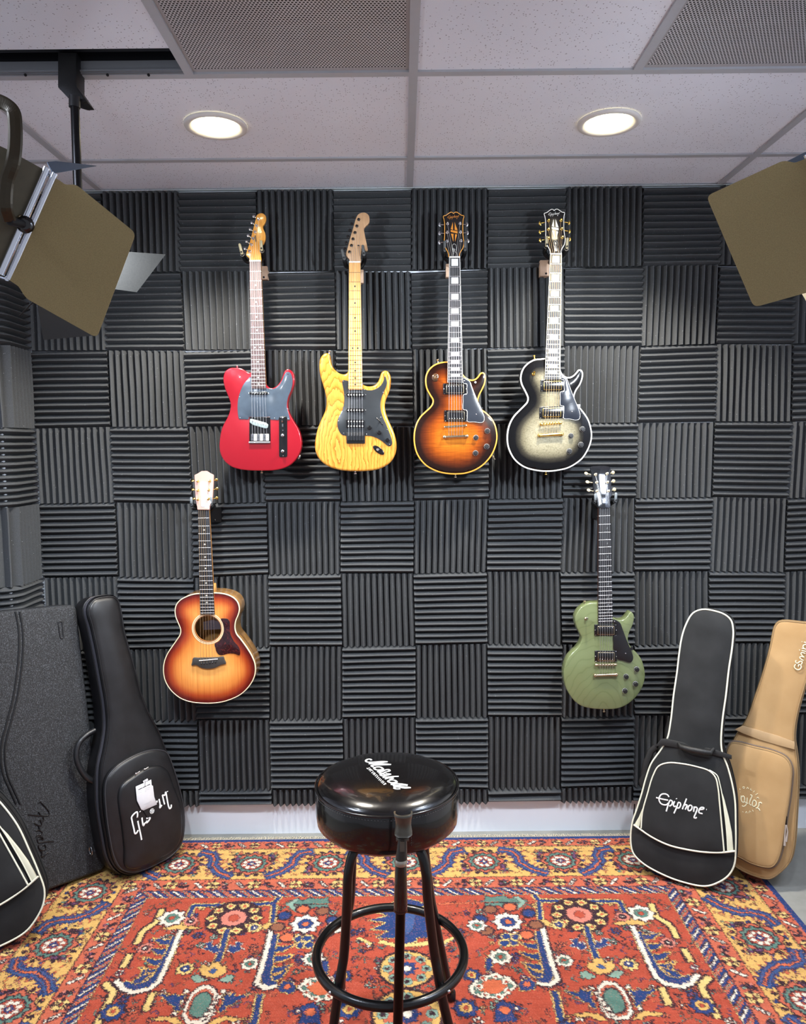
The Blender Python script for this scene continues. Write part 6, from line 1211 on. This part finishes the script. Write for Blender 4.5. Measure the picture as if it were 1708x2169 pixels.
blob(F([(985,800),(1030,792),(1050,810),(1075,822),(1040,832),(1005,830)]), 'teal2', 'dark', .003); blob(F([(1215,798),(1180,792),(1150,812),(1130,822),(1160,835),(1200,828)]), 'teal2', 'dark', .003)
oc = [(1035,852),(1085,845),(1118,870),(1128,900),(1110,970),(1078,1035),(1030,1052),(965,1047),(942,1010),(960,950),(990,890)]
blob(F(oc), 'white', 'dark', .006); cc_ = (1040, 950)
sh = lambda k: [(cc_[0]+(x-cc_[0])*k, cc_[1]+(y-cc_[1])*k) for x, y in oc]
fill(F(sh(.80)), 'red2'); fill(F(sh(.68)), 'dark'); fill(F(sh(.62)), 'teal')
for t in range(6):
    for s_ in (-1, 1): x0 = 1040+s_*(95-t*3)-(t*18)+20; p = F1(x0, 880+t*28); disc(p, .014, .013, 'dark', 4, ph=.7); disc(p, .010, .009, 'white', 4, ph=.7)
for s_ in (-1, 1):
    f_ = lambda pts: F([(1040+s_*x-(y-950)*.3, y) for x, y in pts]); blob(f_([(100,985),(112,930),(95,890),(130,905),(150,885),(165,905),(240,892),(200,915),(175,930),(160,950),(130,955),(135,975)]), 'blue', 'yel2', .005)
    blob(f_([(60,1052),(100,1018),(150,1008),(250,1020),(200,1034),(150,1030),(110,1050)]), 'yel', 'dark', .004)
line(F([(1346,900),(1314,1047)]), .028, 'yel2'); line(F([(1346,900),(1314,1047)]), .017, 'blue')
oc2 = [(1535,862),(1580,815),(1660,800),(1740,812),(1790,862),(1780,900),(1700,925),(1610,920)]; blob(F(oc2), 'white', 'dark', .006); c2_ = (1660, 862)
sh2 = lambda k: [(c2_[0]+(x-c2_[0])*k, c2_[1]+(y-c2_[1])*k) for x, y in oc2]; fill(F(sh2(.82)), 'teal'); fill(F(sh2(.6)), 'orange')
for k in range(7): a = 2*PI*k/7; c = F1(1660, 862); q = (c[0]+math.cos(a)*.045, c[1]+math.sin(a)*.045); disc(q, .014, .014, 'white', 7); disc(q, .006, .006, 'red', 6)
blob(F([(1440,860),(1470,822),(1500,830),(1530,850),(1525,885),(1490,890),(1450,880)]), 'blue', 'yel2', .004); disc(F1(1488, 856), .012, .012, 'orange', 8)
blob(F([(1550,960),(1620,935),(1650,960),(1660,1045),(1540,1045),(1570,990)]), 'blue', 'dark', .004); disc(F1(1605, 985), .018, .018, 'orange', 6)
blob(F([(1690,705),(1660,700),(1665,760),(1695,790),(1700,745)]), 'blue', 'yel2', .005)
# centre: serrated blue spear and medallions behind the stool
sp = [(0, -.462), (.03, -.475), (.075, -.50), (.05, -.515), (.11, -.54), (.06, -.56), (.13, -.585), (.07, -.60), (.12, -.635), (.06, -.645), (.10, -.68), (.035, -.68), (.03, -.70), (0, -.71)]
blob(sp+[(-x, y) for x, y in reversed(sp)], 'blue', 'yel2', .008); blob([(0, -.49), (.03, -.56), (.025, -.63), (0, -.67), (-.025, -.63), (-.03, -.56)], 'blue2')
line([(.09, -.70), (.05, -.715), (0, -.72)], .018, 'yel2'); line([(.16, -.68), (.12, -.71)], .014, 'yel2')
for cy_, r in ((-.83, .085), (-1.02, .10), (-1.22, .08)):
    disc((0, cy_), r*1.1, r*1.05, 'dark', 16); disc((0, cy_), r, r*.95, 'yel', 16); disc((0, cy_), r*.75, r*.7, 'red2', 12)
    for k in range(8): a = 2*PI*k/8; disc((math.cos(a)*r*.72, cy_+math.sin(a)*r*.68), r*.2, r*.2, 'teal2', 8); disc((math.cos(a)*r*.72, cy_+math.sin(a)*r*.68), r*.1, r*.1, 'dark', 6)
    star((0, cy_), r*.42, 8, .7, 'blue'); disc((0, cy_), r*.16, r*.16, 'white', 8)
for cx_, cy_, r in ((.2, -.86, .04), (.17, -1.0, .05), (.27, -1.1, .05), (.3, -.78, .05), (.24, -.62, .045), (.75, -.58, .035), (.86, -.72, .035), (.7, -.82, .04), (.5, -.8, .04), (.52, -.62, .035), (.86, -1.0, .05), (.45, -1.08, .04), (.3, -1.3, .08), (.65, -1.35, .1), (.85, -1.25, .06), (.1, -1.45, .09), (.45, -1.5, .09), (.8, -1.55, .08), (.2, -1.7, .08), (.6, -1.72, .09)): rose8((cx_, cy_), r*.8, rr.choice([('white', 'teal', 'red'), ('yel2', 'blue', 'white'), ('pink', 'dark', 'white'), ('blue', 'yel', 'red')]))
FB = Cn.copy()
# ---- borders: painted by distance from the edge and run along it
side = (HW-np.abs(Xg)) <= np.minimum(Y0-Yg, Yg-(Y0-LEN)); yc = Y0-LEN/2
run = np.where(side, Yg, Xg)
def band(a, b, col): k = (dd >= a) & (dd < b); Cn[k] = RC[col]
band(-1, .020, 'blue'); band(.020, .075, 'red2'); band(.075, .290, 'yel'); band(.290, .362, 'red2'); band(.362, .408, 'blue')
for a, col in ((.0195, 'orange'), (.073, 'dark'), (.078, 'yel2'), (.289, 'dark'), (.295, 'orange'), (.360, 'dark'), (.404, 'yel2')): band(a, a+.0032, col)
kb = (dd >= .366) & (dd < .404); ph = ((run*np.where(side, np.sign(Xg), -1)+dd*1.2) % .072)/.072
Cn[kb & (ph < .15)] = RC['white']; Cn[kb & (ph > .15) & (ph < .22)] = RC['dark']; Cn[kb & (ph > .40) & (ph < .78)] = RC['red2']; Cn[kb & (ph > .55) & (ph < .62)] = RC['teal2']; Cn[kb & (ph > .74) & (ph < .78)] = RC['dark']
def bp(s, d, sd):     # run coordinate, distance -> rug point on the far or the left side
    return (-HW+d, s) if sd else (s, Y0-d)
def guard(d0, d1, n0):
    dm = (d0+d1)/2; hh = (d1-d0)/2-.004
    for sd in (0, 1):
        lo, hi = (d0, HW) if not sd else (Y0-LEN/2, Y0-d1); s = 0 if not sd else hi; k = n0
        while (s < hi-d0) if not sd else (s > lo):
            q = bp(-s if not sd else s, dm, sd)
            if k % 3 == 0:
                star(q, hh*1.25, 4, .6, 'dark')
                for j in range(4): a = PI/4+PI/2*j; disc((q[0]+math.cos(a)*hh*.6, q[1]+math.sin(a)*hh*.6), hh*.42, hh*.38, 'yel2', 7)
                disc(q, hh*.25, hh*.25, 'red', 6)
            elif k % 3 == 1:
                a0 = bp((-s if not sd else s)-.014, dm-hh*.6, sd); a1 = bp((-s if not sd else s)+.014, dm+hh*.6, sd); line([a0, a1], .017, 'dark'); line([a0, a1], .011, 'white')
            else:
                for j in range(5): u = (-s if not sd else s)+rr.uniform(-.018, .018); disc(bp(u, dm+rr.uniform(-hh, hh)*.7, sd), hh*.36, hh*.32, 'dark', 7); disc(bp(u, dm+rr.uniform(-hh, hh)*.7, sd), hh*.24, hh*.22, ['plum', 'pink', 'teal2'][j % 3], 7)
            w0 = bp((-s if not sd else s)-.022, d0+.004 if k % 2 else d1-.004, sd); w1 = bp((-s if not sd else s)+.022, d1-.004 if k % 2 else d0+.004, sd); line([w0, w1], .003, 'dark')
            s = s+.052 if not sd else s-.052; k += 1
guard(.022, .073, 0); guard(.297, .360, 1)
def rosette(q, R):
    for k in range(16): a = 2*PI*k/16; disc((q[0]+math.cos(a)*R*1.04, q[1]+math.sin(a)*R*1.0), R*.13, R*.12, 'dark' if k % 2 else 'blue', 7)
    star(q, R*1.05, 8, .82, 'dark'); star(q, R*.98, 8, .82, 'red2'); star(q, R*.80, 12, .86, 'dark'); star(q, R*.75, 12, .84, 'teal'); disc(q, R*.56, R*.54, 'dark', 12); disc(q, R*.52, R*.5, 'red', 10)
    for k in range(8): a = 2*PI*k/8+.39; disc((q[0]+math.cos(a)*R*.34, q[1]+math.sin(a)*R*.33), R*.13, R*.12, 'white', 7)
    star(q, R*.24, 4, .6, 'blue'); disc(q, R*.08, R*.08, 'white', 6)
def leafz(s, sd, sg):
    ctr = [(-.075, .098), (-.030, .112), (-.012, .15), (-.012, .19), (.025, .24), (.075, .272)]
    P = [bp(s+sg*u, d, sd) for u, d in ctr]
    q = lin([tuple(p) for p in P], .004, False); m = len(q)
    for sgn in (-1, 1):
        for k in range(9):
            i = int((k+.5)/9*(m-1)); a = np.array(q[max(0, i-3)]); b_ = np.array(q[min(m-1, i+3)]); d_ = (b_-a)/np.hypot(*(b_-a)); nn = np.array([-d_[1], d_[0]])*sgn; c_ = np.array(q[i]); fill([c_-d_*.013, c_+nn*.046-d_*.004, c_+d_*.013], 'orange'); fill([c_-d_*.011, c_+nn*.038-d_*.004, c_+d_*.011], 'blue')
    line(P, .044, 'blue'); line(P, .034, 'blue2'); line(P, .014, 'blue'); line(P, .008, 'orange')
    for dd_ in (-.085, .085):
        b0 = bp(s+dd_*sg*.9, .25 if dd_ < 0 else .12, sd); e0 = bp(s+dd_*sg*.9+.006, .205 if dd_ < 0 else .165, sd); line([b0, e0], .020, 'dark'); line([b0, e0], .012, 'plum')
        for j in range(6): a = j*1.05; disc((b0[0]+math.cos(a)*.018, b0[1]+math.sin(a)*.014), .0075, .007, ['dark', 'red2', 'teal'][j % 3], 6)
for sd, cs in ((0, (0, -.307, -.61, -.895)), (1, (-.405, -.70, -.985, -1.27, -1.56, -1.857))):
    for i, s in enumerate(cs):
        rosette(bp(s, .184, sd), .082)
        for j in range(7): u, v = rr.uniform(-.13, .13), rr.uniform(.09, .28); disc(bp(s+u, v, sd), .006, .005, rr.choice(['red2', 'dark', 'teal', 'orange']), 6) if abs(u) > .085 else None
        if i+1 < len(cs): leafz((s+cs[i+1])/2, sd, -1 if (i % 2) else 1)
leafz(-1.03, 0, 1); 
for s in (-1.165,): disc(bp(s, .15, 0), .03, .03, 'teal', 8); star(bp(s, .15, 0), .02, 6, .6, 'red2')
# extra small scrolls in the gold border
for _ in range(900):
    sd = rr.random() < .6; d = rr.uniform(.085, .28); s = rr.uniform(0, 1.25) if not sd else rr.uniform(-1.8, -.3)
    u = (s % .307)/.307
    q = bp(-s if not sd else s, d, sd); a = rr.uniform(0, 6.28); l_ = rr.uniform(.006, .016)
    j0, i0 = int((Y0-q[1])/CELL), int((q[0]+HW)/CELL)
    if 0 <= j0 < NYr and 0 <= i0 < NXr and np.allclose(Cn[j0, i0], RC['yel'], atol=.01):
        line([q, (q[0]+math.cos(a)*l_, q[1]+math.sin(a)*l_), (q[0]+math.cos(a+1)*l_*1.5, q[1]+math.sin(a+1)*l_*1.5)], .003, rr.choice(['red2', 'orange', 'yel2', 'brown', 'orange', 'red2', 'pink']))
# knotted look: jittered lookup, then dark outlines between colours
jy = (rng.randint(-1, 2, (NYr//2+1, NXr//2+1))).repeat(2, 0).repeat(2, 1)[:NYr, :NXr]; jx = (rng.randint(-1, 2, (NYr, NXr)))
J, I = np.mgrid[0:NYr, 0:NXr]; Cn = Cn[np.clip(J+jy, 0, NYr-1), np.clip(I+jx, 0, NXr-1)]
code = (Cn*[7.1, 31.7, 113.3]).sum(2); ed = np.zeros((NYr, NXr), bool)
ed[:, 1:] |= np.abs(code[:, 1:]-code[:, :-1]) > .4; ed[1:] |= np.abs(code[1:]-code[:-1]) > .4
ed &= rng.rand(NYr, NXr) < .62; ed &= dd > .022; Cn[ed] = Cn[ed]*.25+RC['dark']*.75
# ---- wool variation: abrash rows, fuzz
ab = up(rng.rand(NYr//10+3, 6), 10, NYr, 1)[:, :1]; fz = rng.rand(NYr, NXr).astype(np.float32); lf = up(nz, 8, NYr, NXr).astype(np.float32)
row = rng.rand(NYr, 1).astype(np.float32)
k_ = (.70+.36*fz*.8+.20*lf+.12*row+.08*ab).astype(np.float32); Cn *= k_[..., None]
sel = fz > .93; Cn[sel] = Cn[sel]*.7+RC['pink']*.3
Cn = np.clip(Cn, 0, 1)
def grid_mesh(name, A, x0, y0, cs, m):
    ny, nx = A.shape[:2]; X, Y = np.meshgrid(x0+np.arange(nx+1)*cs, y0-np.arange(ny+1)*cs); co = np.zeros(((nx+1)*(ny+1), 3), np.float32); co[:, 0] = X.ravel(); co[:, 1] = Y.ravel()
    co[:, 2] = 0
    i = np.arange(ny*nx); r, c = i//nx, i % nx; a = r*(nx+1)+c; f = np.column_stack([a, a+nx+1, a+nx+2, a+1]).astype(np.int32)
    me = bpy.data.meshes.new(name); me.vertices.add(len(co)); me.vertices.foreach_set('co', co.ravel()); me.loops.add(len(f)*4); me.loops.foreach_set('vertex_index', f.ravel()); me.polygons.add(len(f)); me.polygons.foreach_set('loop_start', (np.arange(len(f))*4).astype(np.int32))
    try: me.polygons.foreach_set('loop_total', np.full(len(f), 4, np.int32))
    except Exception: pass
    me.update(calc_edges=True)
    col = me.attributes.new('wool', 'FLOAT_COLOR', 'FACE' if False else 'POINT'); cv = np.ones(((ny+1), (nx+1), 4), np.float32); cv[:ny, :nx, :3] = A; cv[ny, :nx, :3] = A[-1]; cv[:, nx, :3] = cv[:, nx-1, :3]
    col.data.foreach_set('color', cv.ravel()); me.materials.append(m); return me
t = NT('knotted_wool_rug'); a = t.n('Attribute', attribute_name='wool'); c_ = t.coord(); f_ = t.noise(c_, 1100, 2, .7)
t.set(t.mix(1, a.outputs['Color'], t.ramp(f_, [(.25, '#b4b4b4'), (.7, '#ffffff')]), 'MULTIPLY'), .9, spec=.15); t.bump(f_, .6, .0015); RM = t.m
NV = int(1.40/CELL)
e = thing('rug', (0, Y0-LEN/2, 0), 'red, blue and gold patterned oriental rug covering the floor', 'rug')
for nm, me, loc in (('rug_pile', grid_mesh('rug_pile', Cn[:NV], 0, 0, CELL, RM), (-HW, Y0, RZ)), ('rug_pile', grid_mesh('rug_pile', Cn[NV:][::4, ::4], 0, 0, CELL*4, RM), (-HW, Y0-NV*CELL, RZ))):
    ob = bpy.data.objects.new(nm, me); COL.objects.link(ob); ob.parent = e; ob.location = V(loc)-V(e.location)
b = MB(); b.box((0, Y0-LEN/2, RZ/2-.0002), (2*HW-.002, LEN-.004, RZ-.0006)); b.build('rug_backing', M('beige_rug_backing', '#9c8a70', .9), e)
b = MB(); rs = random.Random(3); x = -HW
while x < HW:
    for _ in range(1):
        l_ = .026+rs.uniform(-.004, .006); b.tube([(x, Y0-.002, RZ-.001), (x+rs.uniform(-.004, .004), Y0+l_*.5, .004), (x+rs.uniform(-.006, .006), Y0+l_, .0015)], .0014, 4)
    x += .0042
b.build('fringe', M('off_white_fringe', '#bdb5a2', .9), e)['kind'] = 'stuff'
# ================================================================== LIGHT
def aim(o, t):
    d = V(t)-V(o.location); o.rotation_euler = d.to_track_quat('-Z', 'Y').to_euler()
def spot(name, loc, tgt, e, col, size, blend=.5, soft=.06, parent=None):
    l = bpy.data.lights.new(name, 'SPOT'); l.energy = e; l.color = col; l.spot_size = size; l.spot_blend = blend; l.shadow_soft_size = soft
    o = bpy.data.objects.new(name, l); COL.objects.link(o); o.location = loc; aim(o, tgt); return o
w = bpy.data.worlds.new('studio_ambient'); SC.world = w; w.use_nodes = True
w.node_tree.nodes['Background'].inputs[0].default_value = (.85, .88, 1, 1); w.node_tree.nodes['Background'].inputs[1].default_value = WORLD
SC.view_settings.view_transform = 'Standard'; SC.view_settings.look = 'None'; SC.view_settings.gamma = 1; SC.view_settings.use_curve_mapping = False
SC.view_settings.exposure = EXPO
SC.cycles.max_bounces = 6
